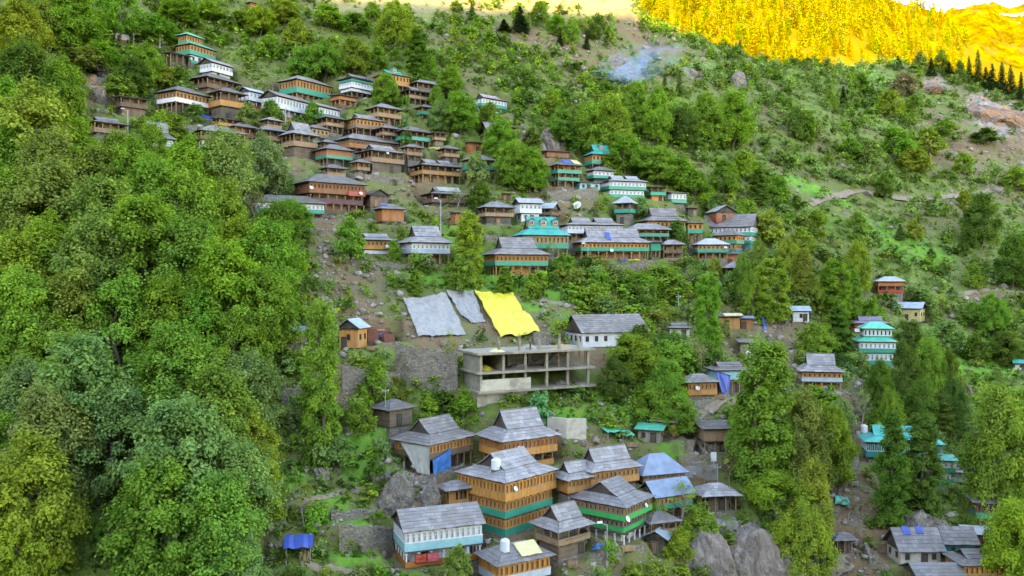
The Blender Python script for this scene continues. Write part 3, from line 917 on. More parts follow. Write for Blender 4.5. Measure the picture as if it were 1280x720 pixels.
H('grand house with bright teal dormer roof and pale yellow gallery', 643, 711, 294, 321, 'P:b::.8|G:y:t:1.2', 'iri:mt', 16, 1.5, h=4.2, extra=dormers(3), short='the grand teal roofed house')
H('honey gallery house with one teal band below the grand teal roof', 605, 686, 318, 344, 'P:h::1|G:h:t:1.15:h', 'iri:slate2', 18, 1.5, h=3.7, short='the teal banded house below the teal roof')
H('tiny brown hut above the white two level house', 627, 639, 242, 250, 'B:r', 'shed:slate3', 20, cat='hut')
# middle right
H('low brown hut with cream tarp on its right end', 677, 712, 189, 198, 'B:b::.3|B:r::1', 'shed:slate3', 24, 1.8, cat='hut')
H('tall tan house with two teal rails and tarps on the roof', 684, 727, 206, 233, 'P:n::.8|O:n:t:.9|O:h:t:1', 'hip:slate', 28, 1.2, short='the two railed house with roof tarps')
H('orange house with bright teal roof highest on the right hamlet', 730, 768, 193, 210, 'P:b::.5|G:h:t:1.1', 'iri:mt', 26, 1.3, h=3.0, short='the highest teal roofed house', extra=dormers(1))
H('small white house with teal band under the highest teal roof', 734, 767, 213, 226, 'B:d::.4|G:w:t:1', 'hip:slate', 26, 1.5)
H('long white house with two teal bands and twin grey roofs', 750, 808, 226, 246, 'G:w:t:.9|G:w:t:1', 'iri:mg', 24, 1.8, humps=2, short='the long twin roofed teal white house')
H('low sky blue shed left of the long twin roofed house', 720, 750, 228, 238, 'S:l', 'shed:mg', 20, 1.8, cat='shed')
H('wooden house with teal rail between two white teal houses', 807, 832, 234, 251, 'B:h::.7|O:b:t:1', 'shed:slate3', 24, 1.2)
H('white house with teal base and steel blue roof at row end', 830, 858, 241, 257, 'B:g::.3|G:w:t:1', 'shed:ml', 34, 1.3, short='the white teal house ending the row')
H('small tower house with pyramid metal roof and one teal rail', 768, 795, 254, 280, 'B:s::1.2|O:b:t:1', 'hip:mg', -20, 1.05, short='the pyramid roofed tower house', h=1.9)
H('house with broad pale slate roof behind the round dark tree', 799, 857, 276, 294, 'B:g::.5|G:h:t:1', 'iri:slate2', 20, 1.6, h=3.4, short='the broad pale slate house')
H('tall narrow house with teal band right of the round dark tree', 855, 878, 279, 304, 'P:n::1|G:h:t:1', 'shed:slate', 16, 1.0)
H('post house with short teal rail below the broad pale slate roof', 781, 836, 287, 302, 'P:b::.8|O:n:t:1', 'hip:slate2', 16, 1.8)
H('long white walled house on wooden posts under twin slate humps', 700, 779, 281, 301, 'P:n::.9|G:w:w:1', 'iri:slate2', 16, 2.0, humps=2, short='the long white walled post house')
H('long orange plank house with central teal band at lower row', 717, 812, 303, 323, 'P:r::.9|G:h:t:1', 'iri:slate2', 14, 2.2, h=3.4, short='the long orange plank house')
H('narrow wooden porch house with a square teal panel', 811, 826, 303, 322, 'P:n::.8|B:t::1', 'shed:slate', 12, 1.0)
H('open post house with wooden rails right of teal panel', 825, 854, 306, 326, 'P:b:n:1|P:n:b:1', 'hip:slate2', 12, 1.3)
H('house with bright red orange band and grey gable roof', 884, 919, 265, 277, 'B:r:R:1', 'gax:mg', 26, 1.0, short='the red orange banded house')
H('wide white teal house with slate roof and cross gable at far right', 876, 948, 283, 310, 'B:T::.5|G:w:t:.8|G:w:t:1', 'gab:slate2', -14, 1.8, h=3.4, short='the wide white teal house')
H('orange house with two teal bands in front of wide white teal house', 892, 930, 294, 315, 'G:h:T:1|G:h:t:1', 'hip:slate', -22, 1.2)
H('low house with long teal rail and pale metal sheets', 866, 910, 306, 323, 'P:r::.8|G:y:t:1', 'hip:mg', 14, 1.4, short='the long teal railed house')
H('red brown windowless house below the two teal bands', 900, 924, 318, 333, 'B:r', 'shed:slate', 14, 1.2)
H('lowest house of right hamlet with teal rail under slate', 903, 944, 335, 351, 'B:d::.25|O:b:t:1', 'hip:slate2', 10, 1.4, short='the lowest teal railed house')
H('small dark hut behind the row end house', 857, 871, 260, 270, 'B:d', 'shed:slate3', 20, cat='hut')
# centre
H('white plastered hall with long slate roof beside concrete frame', 706, 810, 416, 434, 'S:w', 'gab:slate2', 26, 1.8, h=3.0, short='the white slate hall', cat='building')
H('brown shed with pale blue roof at the edge of the forest', 345, 383, 414, 436, 'B:s::.4|O:b:b:1', 'shed:mb', 12, 1.5, cat='shed', short='the shed with blue roof')
H('orange plank cabin with pale metal gable behind the slender tree', 424, 459, 411, 435, 'S:h', 'gax:ml', -24, .9, h=1.5, cat='cabin', short='the orange plank cabin')
H('small white walled house with rounded slate roof beside column tree', 834, 862, 410, 421, 'S:q', 'iri:slate', 12, 1.5, short='the small white slate house')
H('orange shed half covered with a cream tarp', 891, 925, 396, 411, 'B:h', 'shed:slate3', 10, 1.5, cat='shed', short='the cream tarp shed')
H('small brown plank shed under blue cloth right of cream tarp', 924, 941, 398, 413, 'B:r', 'shed:mb', 10, cat='shed')
H('white hut with pale metal roof and teal door above stone steps', 987, 1011, 389, 402, 'S:w', 'gab:ml', 14, 1.1, cat='hut', short='the white metal roofed hut')
H('orange gallery cabin with curved slate eaves below blue tarp', 850, 896, 478, 494, 'G:h:h', 'hip:slate2', 22, 1.4, cat='cabin', short='the orange gallery cabin')
H('slate roofed house hung with bright blue tarps behind orange cabin', 884, 936, 463, 492, 'P:b::1|B:l::.7', 'iri:slate', 22, 1.5, short='the blue tarp house')
H('house with orange slats and white band on posts beside stairs', 998, 1052, 464, 489, 'P:h::1|G:h:S:1', 'iri:slate2', 8, 1.4, h=3.2, short='the white banded house by the stairs')
H('stone hut with flat slate roof above the big round tree', 922, 950, 428, 441, 'B:s', 'shed:slate', 12, 1.5, cat='hut')
# right
H('white house with three tiers of teal roofs and bands', 1066, 1119, 427, 457, 'G:w:t:1.2|G:w:t:1', 'hip:mm', 12, 1.15, h=1.6, short='the white house with tiered teal roofs', extra=upper_gallery(.78, 2.2, 'w', 't', 'mm', 'hip', .04))
H('house with plum metal roof and gable behind tiered teal roofs', 1064, 1110, 404, 415, 'G:R:w', 'iri:mp', 10, 1.5, short='the plum roofed house')
H('pale yellow house with blue metal roof behind a dark tree', 1118, 1156, 386, 402, 'S:Y', 'gab:ml', -12, 1.2, short='the pale yellow house')
H('red orange house under grey metal roof behind slim trees', 1094, 1130, 352, 366, 'P:R:R:1|B:O::.6', 'hip:mg', 10, 1.6, short='the red orange house in trees')
H('tiny white hut with teal roof at the right edge', 1267, 1284, 454, 462, 'S:q', 'gab:mt', 10, cat='hut', short='the tiny white teal hut')
H('small pale roofed shack above a grey rock on the right', 1188, 1203, 484, 492, 'B:s', 'shed:mw', 10, cat='hut')
# bottom right
H('turquoise house with teal metal roof behind two dark conifers', 1076, 1176, 552, 577, 'B:s::.3|G:T:T:1:w', 'iri:mt', 10, 2.1, h=2.4, short='the turquoise house behind the conifers')
H('narrow white and teal house between conifer and slate gallery', 1166, 1193, 575, 610, 'B:T::.4|G:w:t:.9|G:w:t:1', 'shed:mt', 16, 1.2, short='the narrow white teal house')
H('white gallery house with slate roof left of the leaning tree', 1185, 1221, 590, 613, 'P:b:t:.9|G:w:l:1', 'iri:slate2', 14, 1.2, short='the white gallery slate house')
H('dark brown house with green band behind the leaning tree trunk', 1212, 1268, 628, 658, 'B:L::.6|G:b:t:1.2', 'iri:slate', 14, 1.4, short='the dark house with green band')
H('stone walled house with slate roof and blue tarp pieces', 1108, 1176, 688, 706, 'S:C', 'gab:slate', 26, 1.4, h=2.6, short='the stone house with blue tarp pieces')
H('blue walled house under grey stepped slate roof at bottom right', 1170, 1218, 679, 699, 'S:T', 'gab:slate', 26, 1.4, h=2.0)
H('small brown shed with flat pale metal roof above slate roofs', 1204, 1240, 667, 683, 'B:r', 'shed:mg', 18, 1.3, cat='shed', short='the flat metal roofed shed')
H('honey gallery house with broad slate roof at the lower right corner', 1180, 1262, 706, 742, 'P:b::.8|G:h:h:1', 'iri:slate', 30, 1.3, short='the corner slate house')
H('house with dark slate roof cut by the bottom edge', 1130, 1204, 722, 760, 'B:s::1|O:b:b:1', 'gab:slate3', 26, 1.4, short='the bottom edge slate house')
H('dark open timber shed beside the long stair path', 1038, 1067, 675, 692, 'P:d', 'hip:slate3', 24, 1.2, cat='shed', short='the dark shed by the path')
# foreground cluster
H('old wooden house draped with grey cloth and blue tarp', 492, 594, 556, 596, 'P:d::1.1|G:h:b:1:h', 'iri:slate2', 46, 1.35, h=3.0, o=0.6, short='the tarp draped wooden house')
H('dark orange gallery house with the tallest slate roof', 598, 699, 552, 590, 'O:r:h:.8|G:r:h:1:h', 'iri:slate2', 33, 1.5, h=3.9, o=0.5, short='the tallest slate roofed house')
H('three storey honey galleried tower house with one wide green band', 569, 699, 603, 672, 'G:h:t:1|G:h:t:1|G:h:h:1.1', 'iri:slate2', 47, 1.15, h=2.9, o=0.35, short='the tall honey tower house')
H('small orange plank shed left of the tall honey tower', 551, 587, 613, 634, 'P:h:h', 'hip:slate', 26, 1.2, cat='shed', short='the small orange shed')
H('white house with light blue band and red cloths on the porch', 492, 606, 664, 711, 'P:w:O:1|G:w:l:1.25', 'gab:slate2', 14, 1.7, h=1.9, o=0.4, short='the white and light blue house')
H('honey wood house with water tank and pale yellow cloth on roof', 598, 690, 706, 752, 'P:d::.8|G:h:S:1', 'hip:slate', 30, 1.5, h=1.5, o=0.5, short='the house with yellow cloth on its roof')
H('grey brown plank house with sagging slate roof and log base', 668, 738, 664, 702, 'B:L::1|O:g:n:1', 'iri:slate2', 42, 1.2, h=2.7, o=0.6, short='the sagging slate house')
H('honey gallery house with stepped slate roofs behind the blue roof', 718, 800, 590, 614, 'B:b::.3|G:h:h:1', 'iri:slate2', 34, 1.9, h=2.9, o=0.5, short='the stepped slate house')
H('long plank house with two bright green bands around its corner', 706, 816, 634, 682, 'P:q::.9|G:n:G:.95:g|G:n:G:1.1:n', 'iri:slate', 60, .82, h=2.5, o=0.4, short='the green banded house')
H('plank wing with low blue metal roof and dark green band', 800, 866, 622, 652, 'P:d::.9|G:n:t:1', 'gab:mb', 36, 1.7, h=1.9, o=.5, short='the blue roofed plank wing')
H('lower honey wing with slate roof left of stepped slate house', 694, 740, 600, 622, 'B:b::.3|G:h:h:1', 'iri:slate2', 36, 1.4, h=2.2, o=.6)
H('wooden house with hipped blue grey metal roof in the foreground', 787, 855, 594, 610, 'B:b::.6|G:n:n:1', 'hip:mb', 28, 1.5, h=2.5, o=0.65, short='the blue metal roofed house')
H('plank house with overhanging slate porch right of green bands', 800, 846, 654, 674, 'B:s::.3|O:b:y:1', 'hip:slate', 30, 1.3, short='the slate porch house')
H('small dark shed with pale blue gabled sheet roof', 808, 838, 674, 695, 'B:d', 'gax:ml', -16, 1.0, cat='shed', short='the small blue roofed shed')
H('orange brown shed with tilted slate roof beside toilet block', 816, 851, 528, 545, 'B:h', 'shed:slate2', -16, 1.2, cat='shed', short='the tilted slate shed')
H('grey plastered toilet block with mint green sheet roof', 797, 829, 538, 554, 'S:c', 'shed:mm', -10, 1.3, cat='hut', short='the mint roofed grey block')
H('house with curved tan balcony on posts right of stone steps', 870, 922, 536, 567, 'P:s::1|B:n::1', 'shed:slate', 20, 1.5, short='the curved balcony house')
H('stone hut with thick white slate slabs on the cliff top', 868, 922, 620, 641, 'P:L', 'hip:slate2', 20, 1.2, cat='hut', short='the cliff top stone hut')
H('dark log hut with slate roof behind the thin pole', 467, 516, 513, 534, 'B:L', 'hip:slate', 40, 1.2, cat='hut', short='the dark log hut')
H('black timber lean-to at the bottom left forest edge', 308, 323, 699, 714, 'P:d', 'shed:slate3', 20, cat='shed', short='the black lean-to')
HOUSES = [h for h in HOUSES if h]
for q in HOUSES:
    layout(q)
# terraces: far ones first
for q in sorted(HOUSES, key=lambda q: -q['cy']):
    if q['pad']:
        pad_rect(q['cx'], q['cy'], q['rz'], q['L'] / 2 + .5, q['D'] / 2 + .5, q['z'] - .05, 1.6 + .08 * q['L'])

QBR = dict(x0=456, x1=494, ye=413, yb=432, yaw=10, ratio=1.7, zoff=0.3, label=''); layout(QBR)
pad_rect(QBR['cx'], QBR['cy'], QBR['rz'], QBR['L'] / 2 + .6, QBR['D'] / 2 + .4, QBR['z'] - .05, 1.6)
# ------------------------------------------------------------------ terrain mesh, ground colours
def gauss_mask(lst):
    """ground patches: (px, py, half width px, half height px, strength) laid out on the hill in metres"""
    out = np.zeros(GX.shape, np.float32)
    for (px, py, rw, rh_, k) in lst:
        x, y, z = hit(px, py)
        x2, y2, _ = hit(px, py - rh_)
        rx = rw / F * y; ry = max(abs(y2 - y), 1.0)
        j0 = max(np.searchsorted(YY, y - 3 * ry) - 1, 0); j1 = min(np.searchsorted(YY, y + 3 * ry) + 1, NY)
        sl = (slice(None), slice(j0, j1))
        d2 = ((GX[sl] - x - (GY[sl] - y) * (x / y)) / rx) ** 2 + ((GY[sl] - y) / ry) ** 2
        out[sl] = np.maximum(out[sl], k * np.exp(-d2 * .9).astype(np.float32))
    return out

DIRT = [(420, 330, 30, 40, 1), (440, 375, 45, 30, 1), (455, 350, 40, 20, .8), (405, 295, 25, 30, .9), (525, 242, 45, 18, .8), (700, 245, 50, 14, .8),
        (600, 262, 30, 14, .6), (440, 485, 50, 40, 1), (460, 405, 60, 25, 1), (540, 415, 70, 25, 1), (640, 405, 60, 25, 1), (620, 380, 50, 20, .7), (700, 385, 60, 16, .9), (830, 345, 60, 10, .6),
        (430, 660, 50, 30, .6), (330, 650, 30, 30, .6), (1065, 640, 45, 70, 1), (1065, 540, 22, 60, 1), (880, 560, 40, 50, .9), (860, 510, 40, 20, .8), (560, 215, 30, 15, .7),
        (380, 215, 60, 25, .5), (470, 220, 70, 18, .5), (480, 140, 60, 40, .3), (300, 160, 60, 22, .7), (120, 120, 50, 25, .8), (400, 160, 60, 40, .35), (700, 60, 90, 28, .8),
        (640, 40, 50, 22, .7), (800, 40, 70, 18, .9), (760, 70, 60, 25, .7), (860, 75, 60, 22, .6), (1200, 180, 60, 30, .9), (1170, 170, 30, 50, .8), (1260, 170, 40, 40, .9),
        (1230, 370, 70, 14, .6), (1190, 400, 60, 10, .6), (1180, 255, 90, 8, .5), (1020, 250, 60, 6, .6), (730, 545, 40, 20, .9), (690, 545, 40, 30, .9), (650, 690, 160, 60, .8), (760, 680, 60, 30, .8), (530, 620, 70, 40, .9),
        (980, 420, 30, 40, .9), (1000, 420, 40, 25, .9), (1130, 660, 60, 30, .9), (1080, 700, 60, 30, .9), (740, 440, 60, 20, .8), (600, 510, 70, 30, .7), (660, 175, 16, 22, .9), (680, 205, 16, 18, .9), (450, 250, 30, 20, .7), (310, 250, 30, 40, .8),
        (870, 600, 60, 20, .8), (930, 400, 40, 14, .8), (900, 430, 40, 12, .8)]
GREEN = [(360, 590, 40, 30, .8), (450, 590, 40, 20, .8), (400, 620, 60, 20, .8), (470, 545, 30, 14, .9), (120, 660, 50, 24, .7), (650, 352, 90, 9, 1), (560, 352, 60, 12, .9), (780, 350, 70, 18, .9), (720, 365, 70, 10, .8), (700, 390, 40, 8, .8), (1020, 238, 46, 8, 1.6), (1130, 300, 80, 20, .9), (1160, 315, 40, 8, 1.1), (1200, 450, 80, 40, 1), (1240, 430, 50, 30, .9),
         (450, 658, 60, 9, 1.2), (458, 705, 50, 12, 1.5), (430, 560, 60, 30, .9), (400, 690, 40, 14, .7), (770, 500, 50, 22, .9), (650, 480, 40, 14, .6), (720, 520, 50, 18, .9), (600, 165, 70, 20, .5), (850, 130, 60, 20, .6), (860, 152, 16, 6, 1.1), (1085, 82, 60, 8, .55), (1000, 270, 90, 30, .6),
         (560, 290, 30, 14, .7), (530, 280, 30, 14, .7), (600, 315, 30, 12, .8), (640, 250, 40, 15, .6), (880, 445, 40, 12, .9), (500, 530, 30, 10, .9), (840, 570, 30, 14, .8), (140, 690, 60, 20, .6), (150, 640, 40, 20, .4), (900, 90, 70, 14, .7)]
ROCK = [(1250, 145, 40, 22, 1), (1170, 105, 20, 12, 1), (1230, 130, 30, 14, .9), (950, 690, 70, 40, 1.2), (900, 670, 40, 30, .9), (1000, 690, 40, 30, .8), (690, 180, 16, 24, 1), (870, 92, 18, 8, .9), (925, 98, 18, 12, .8), (700, 30, 60, 10, .3),
        (500, 610, 40, 30, .6), (1200, 505, 24, 16, .9), (1150, 660, 30, 14, .7), (405, 120, 30, 14, .3), (700, 250, 40, 12, .5), (120, 100, 30, 20, .6)]
mD, mG, mR = gauss_mask(DIRT), gauss_mask(GREEN), gauss_mask(ROCK)
# dry pale grass on the high shoulder that the sun still reaches
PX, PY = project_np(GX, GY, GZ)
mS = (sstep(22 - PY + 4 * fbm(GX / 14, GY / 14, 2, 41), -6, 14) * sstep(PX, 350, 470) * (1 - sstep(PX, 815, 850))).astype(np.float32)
rk = 1 - np.abs(fbm(GX / 5.5, GY / 5.5, 4, 31))
GZ = GZ + mR * ((rk - .75) * 4.0) * (GY > 60)
GZ = GZ + .22 * fbm(GX / .9, GY / .9, 2, 51)
# soft terraces where the fields are
tv = GZ / 2.6 + .6 * fbm(GX / 30, GY / 30, 2, 61)
st_ = (np.floor(tv) + sstep(tv - np.floor(tv), .55, 1.0) - tv) * 2.6
GZ = GZ + st_ * (.22 + np.clip(mG, 0, 1) * .40) * (1 - np.clip(mR, 0, 1))

EXT = [(py_, px_) for py_, px_ in ()]
idx = np.arange(NU * NY).reshape(NU, NY)
fc = np.stack([idx[:-1, :-1].ravel(), idx[1:, :-1].ravel(), idx[1:, 1:].ravel(), idx[:-1, 1:].ravel()], 1)
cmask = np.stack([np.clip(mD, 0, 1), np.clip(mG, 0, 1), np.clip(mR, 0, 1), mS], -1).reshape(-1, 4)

def m_ground():
    m, nt, p = new_mat('hillside_ground')
    oc = coords(nt, 'Object')
    at = nd(nt, 'ShaderNodeAttribute'); at.attribute_name = 'mask'
    sp = nd(nt, 'ShaderNodeSeparateColor'); lk(nt, at.outputs['Color'], sp.inputs[0])
    n_b = noise(nt, .05, oc, 6, .6); n_m = noise(nt, .35, oc, 6, .65); n_f = noise(nt, 1.8, oc, 6, .7)
    g = mixc(nt, remap(nt, n_m, .36, .64), (.066, .106, .015), (.120, .168, .026))
    g = mixc(nt, remap(nt, n_b, .42, .6), g, (.125, .112, .048))
    lush = mixc(nt, remap(nt, n_m, .35, .65), (.060, .170, .014), (.12, .26, .022))
    soil = mixc(nt, remap(nt, n_f, .35, .68), (.190, .118, .062), (.100, .062, .034))
    soil = mixc(nt, remap(nt, noise(nt, 3.6, oc, 4, .8), .55, .68), soil, (.23, .175, .135))
    # soil shows through the sward in patches everywhere
    f0 = nd(nt, 'ShaderNodeMath', operation='ADD'); lk(nt, sp.outputs[0], f0.inputs[0])
    lk(nt, remap(nt, noise(nt, .22, oc, 8, .72), .3, .7, -.74, .44), f0.inputs[1])
    f1 = remap(nt, f0.outputs[0], .30, .62)
    col = mixc(nt, f1, g, soil)
    f2 = nd(nt, 'ShaderNodeMath', operation='ADD'); lk(nt, sp.outputs[1], f2.inputs[0])
    lk(nt, remap(nt, noise(nt, .4, oc, 6, .7), .3, .7, -.4, .4), f2.inputs[1])
    col = mixc(nt, remap(nt, f2.outputs[0], .35, .8), col, lush)
    rock = mixc(nt, remap(nt, n_m, .35, .65), (.30, .265, .255), (.12, .10, .10))
    rock = mixc(nt, remap(nt, noise(nt, .16, oc, 5), .52, .62), rock, (.36, .19, .10))
    f3 = nd(nt, 'ShaderNodeMath', operation='ADD'); lk(nt, sp.outputs[2], f3.inputs[0])
    lk(nt, remap(nt, noise(nt, .3, oc, 6, .7), .3, .7, -.35, .35), f3.inputs[1])
    col = mixc(nt, remap(nt, f3.outputs[0], .4, .7), col, rock)
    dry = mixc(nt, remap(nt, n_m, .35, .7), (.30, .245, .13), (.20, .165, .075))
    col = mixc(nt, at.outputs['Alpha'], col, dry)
    lk(nt, col, p.inputs['Base Color']); p.inputs['Roughness'].default_value = .95
    bump(nt, p, n_f, .9, .25)
    return m
M['ground'] = m_ground()
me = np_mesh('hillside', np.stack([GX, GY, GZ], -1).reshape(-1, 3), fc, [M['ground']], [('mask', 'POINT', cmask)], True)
tag(put('hillside', me), 'steep green and stony hillside that carries the village', None, None, 'structure')

# ------------------------------------------------------------------ valley under the camera and the unseen opposite mountain, its ridge shaped to shade the slope
ca, sa = math.cos(SUN_AZ), math.sin(SUN_AZ); TE = math.tan(SUN_EL)
TERM = [(0, 0, 216, 26), (200, 0, 250, 14), (330, 0, 266, 5), (420, 0, 276, -2), (520, 8, 288, -2), (610, 15, 297, -2), (700, 13, 308, -1.5), (770, 18, 318, -1), (820, 30, 328, 3), (860, 46, 336, 4), (905, 60, 346, 4), (960, 82, 352, 4), (1040, 82, 388, 3.5),
        (1130, 82, 425, 3.5), (1200, 99, 410, 5), (1280, 121, 390, 5), (1400, 130, 400, 10)]
tl, tz = [], []
for (px, py, D, mg) in TERM:
    x, y, z = unproj(px, py, D)
    tl.append(x * ca - y * sa); tz.append(z + mg + (x * sa + y * ca) * TE)
print('TERM', [round(t) for t in tl], [round(t) for t in tz])
T0 = -620.0
gl, gt = np.linspace(-900, 900, 181), np.concatenate([np.linspace(-1100, T0, 20), np.linspace(T0 + 6, -200, 40), np.linspace(-190, 70, 20)])
LL, TT = np.meshgrid(gl, gt, indexing='ij')
ridge = np.interp(LL, tl, tz, left=tz[0] + 20, right=tz[-1] + 5) - T0 * TE
floor_ = -22.0
up = np.where(TT < T0, ridge - (T0 - TT) * .5, floor_ + (ridge - floor_) * np.clip((-TT - 90) / (-T0 - 90), 0, 1) ** 1.1)
up = np.where(TT > -90, floor_ + 4 * fbm(LL / 30, TT / 30, 3, 71), up + np.where(np.abs(TT - T0) < 3, 0, 1) * np.minimum(6, np.abs(TT - T0) * .05) * fbm(LL / 40, TT / 40, 3, 72))
VX, VY = LL * ca + TT * sa, -LL * sa + TT * ca
i2 = np.arange(LL.size).reshape(LL.shape)
f2 = np.stack([i2[:-1, :-1].ravel(), i2[1:, :-1].ravel(), i2[1:, 1:].ravel(), i2[:-1, 1:].ravel()], 1)
M['slope2'] = m_noise('opposite_slope_ground', (.06, .08, .025), (.11, .10, .05), .08)
tag(put('valley_and_opposite_mountain', np_mesh('valley_and_opposite_mountain', np.stack([VX, VY, up], -1).reshape(-1, 3), f2, [M['slope2']], None, True)),
    'unseen mountain across the valley, its ridge shaped to shade the slope', None, None, 'structure')

# ------------------------------------------------------------------ sunlit hill behind the crest and the far mountain
def fan(name, cols, D0, y0, D1, ytop, back, n=(220, 70), nz=(60, 16), seed=81, amp=6.0):
    px = np.linspace(cols[0], cols[1], n[0])
    top = np.interp(px, [c[0] for c in ytop], [c[1] for c in ytop])
    t = np.linspace(0, 1, n[1]); rows = []
    d = [ray(p, 360) for p in px]
    X = np.empty((n[0], n[1] + 1)); Y = X.copy(); Z = X.copy()
    for i, p in enumerate(px):
        a, b = np.array(unproj(p, y0, D0)), np.array(unproj(p, top[i], D1))
        P = a + (b - a) * t[:, None]
        P[:, 2] += (t * (1 - t)) * -.10 * (b[2] - a[2])
        X[i, :-1], Y[i, :-1], Z[i, :-1] = P[:, 0], P[:, 1], P[:, 2]
        X[i, -1], Y[i, -1], Z[i, -1] = b[0] * back, b[1] * back, b[2] * .7
    damp = np.concatenate([np.minimum(1, (1 - t) * 6 + .12), [0]])
    r = 1 - np.abs(fbm(X / nz[0], Y / nz[0], 4, seed))
    Z = Z + amp * ((r - .75) * 2 + fbm(X / nz[1], Y / nz[1], 3, seed + 5) * .4) * damp
    i = np.arange(X.size).reshape(X.shape)
    f = np.stack([i[:-1, :-1].ravel(), i[1:, :-1].ravel(), i[1:, 1:].ravel(), i[:-1, 1:].ravel()], 1)
    return X, Y, Z, f
FH = fan('far', (760, 1420), 520, 135, 800, [(760, -110), (900, -90), (1030, -45), (1085, -16), (1115, 1), (1145, 9), (1180, 16), (1192, 38), (1230, 72), (1290, 92), (1420, 112)], 1.2)
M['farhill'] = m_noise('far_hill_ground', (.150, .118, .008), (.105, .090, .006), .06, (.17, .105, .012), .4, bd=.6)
tag(put('far_hill', np_mesh('far_hill', np.stack(FH[:3], -1).reshape(-1, 3), FH[3], [M['farhill']], None, True)), 'golden sunlit hill behind the shaded crest', None, None, 'structure')
FM = fan('mtn', (1060, 1560), 1500, 140, 2100, [(1060, 40), (1172, 22), (1186, 10), (1204, 2), (1222, -1), (1238, 0), (1250, 6), (1262, 11), (1276, 7), (1300, -8), (1400, -40), (1560, -60)], 1.15, (260, 90), (170, 45), 91, 24.0)
def m_mountain():
    m, nt, p = new_mat('far_mountain_ground')
    oc = coords(nt, 'Object')
    c = mixc(nt, remap(nt, noise(nt, .035, oc, 8, .75), .42, .58), (.135, .105, .003), (.050, .042, .002))
    c = mixc(nt, remap(nt, noise(nt, .02, oc, 5), .54, .60), c, (.14, .075, .012))
    z = nd(nt, 'ShaderNodeSeparateXYZ'); lk(nt, oc, z.inputs[0])
    h = nd(nt, 'ShaderNodeMath', operation='ADD'); lk(nt, remap(nt, z.outputs[2], 560, 760, 0, .3), h.inputs[0])
    lk(nt, noise(nt, .010, coords(nt, 'Object', (1, 1, 3.5)), 6, .62), h.inputs[1])
    c = mixc(nt, remap(nt, h.outputs[0], .80, .83), c, (.85, .86, .9))
    lk(nt, c, p.inputs['Base Color']); p.inputs['Roughness'].default_value = 1.0; p.inputs['Specular IOR Level'].default_value = 0.0
    return m
M['mountain'] = m_mountain()
tag(put('far_mountain', np_mesh('far_mountain', np.stack(FM[:3], -1).reshape(-1, 3), FM[3], [M['mountain']], None, True)), 'distant sunlit mountain with small snow patches under the sky', None, None, 'structure')

for q in sorted(HOUSES, key=lambda q: q['cy']):
    build(q)
# ------------------------------------------------------------------ plants
def unit(v): return v / np.maximum(np.linalg.norm(v, axis=-1, keepdims=True), 1e-6)

def leaf_quads(c, n, size, rng, asp=.75):
    """diamond leaves clumps at centres c with normals n"""
    r = rng.normal(size=c.shape)
    t = unit(np.cross(n, r)); b = np.cross(n, t)
    sz = size[:, None] if np.ndim(size) else size
    t = t * sz * .5; b = b * sz * .5 * asp
    k = n * sz * .10
    v = np.stack([c - t - k, c - b, c + t - k, c + b], 1)
    return v.reshape(-1, 3)

def crown(seed, w, h0, h1, puffs, per, leaf, pr=.24, shape=1.0, squash=1.0, inner=.35, tilt=.5, cyl=False):
    rng = np.random.default_rng(seed)
    C, N, V, SZ = [], [], [], []
    zc, rz_, rx = (h0 + h1) / 2, (h1 - h0) / 2, w / 2
    for i in range(puffs):
        d = unit(rng.normal(size=3)); rr = (inner + (1 - inner) * rng.random() ** .45) * (1 - pr * .8)
        d[2] = d[2] if d[2] > -.75 else -d[2]
        zz = d[2] * rr
        if cyl:
            zz = rng.uniform(-1, .97); a_ = rng.random() * 6.283; q_ = (1 - abs(zz) ** 4.5) ** .5 if zz > 0 else 1.0 - .18 * abs(zz)
            rr = rr / (1 - pr * .8) * .85; d = np.array([math.cos(a_) * q_, math.sin(a_) * q_, zz])
        taper = (1 - .38 * max(0, zz)) if shape == 1.0 else (1 - shape * max(-.35, zz))
        pc = np.array([d[0] * rr * rx * taper, d[1] * rr * rx * taper, zc + zz * rz_])
        pc[:2] += rng.normal(size=2) * rx * .05
        rad = rx * pr * rng.uniform(.7, 1.45)
        m = int(per * rng.uniform(.6, 1.4))
        pn = unit(rng.normal(size=(m, 3))); pn[:, 2] = np.where(pn[:, 2] < -.3, -pn[:, 2], pn[:, 2])
        st = unit(np.array([d[0], d[1], d[2] * .6 + .1]) + rng.normal(size=3) * .4)
        p = pc + pn * rad * np.array([1.0, 1.0, .72 * squash]) * rng.uniform(.45, 1.12, size=(m, 1)) + st * rad * rng.uniform(-.5, .9, size=(m, 1))
        out = unit(np.array([pc[0] / rx, pc[1] / rx, (pc[2] - zc) / rz_]) + 1e-3)
        nn = unit(pn * .7 + out * .25 + np.array([0, 0, tilt]) + rng.normal(size=(m, 3)) * .42)
        C.append(p); N.append(nn); V.append(np.clip(rng.normal(.5, .22) + rng.normal(0, .16, m), 0, 1)); SZ.append(leaf * rng.uniform(.65, 1.3, m))
    c, n, v, s = np.concatenate(C), np.concatenate(N), np.concatenate(V), np.concatenate(SZ)
    kx = (w / 2) / np.percentile(np.hypot(c[:, 0], c[:, 1]), 98); c[:, :2] *= kx
    t0, t1 = np.percentile(c[:, 2], 1), np.percentile(c[:, 2], 99.3); c[:, 2] = h0 + (c[:, 2] - t0) * (h1 - h0) / (t1 - t0)
    return leaf_quads(c, n, s, rng), v

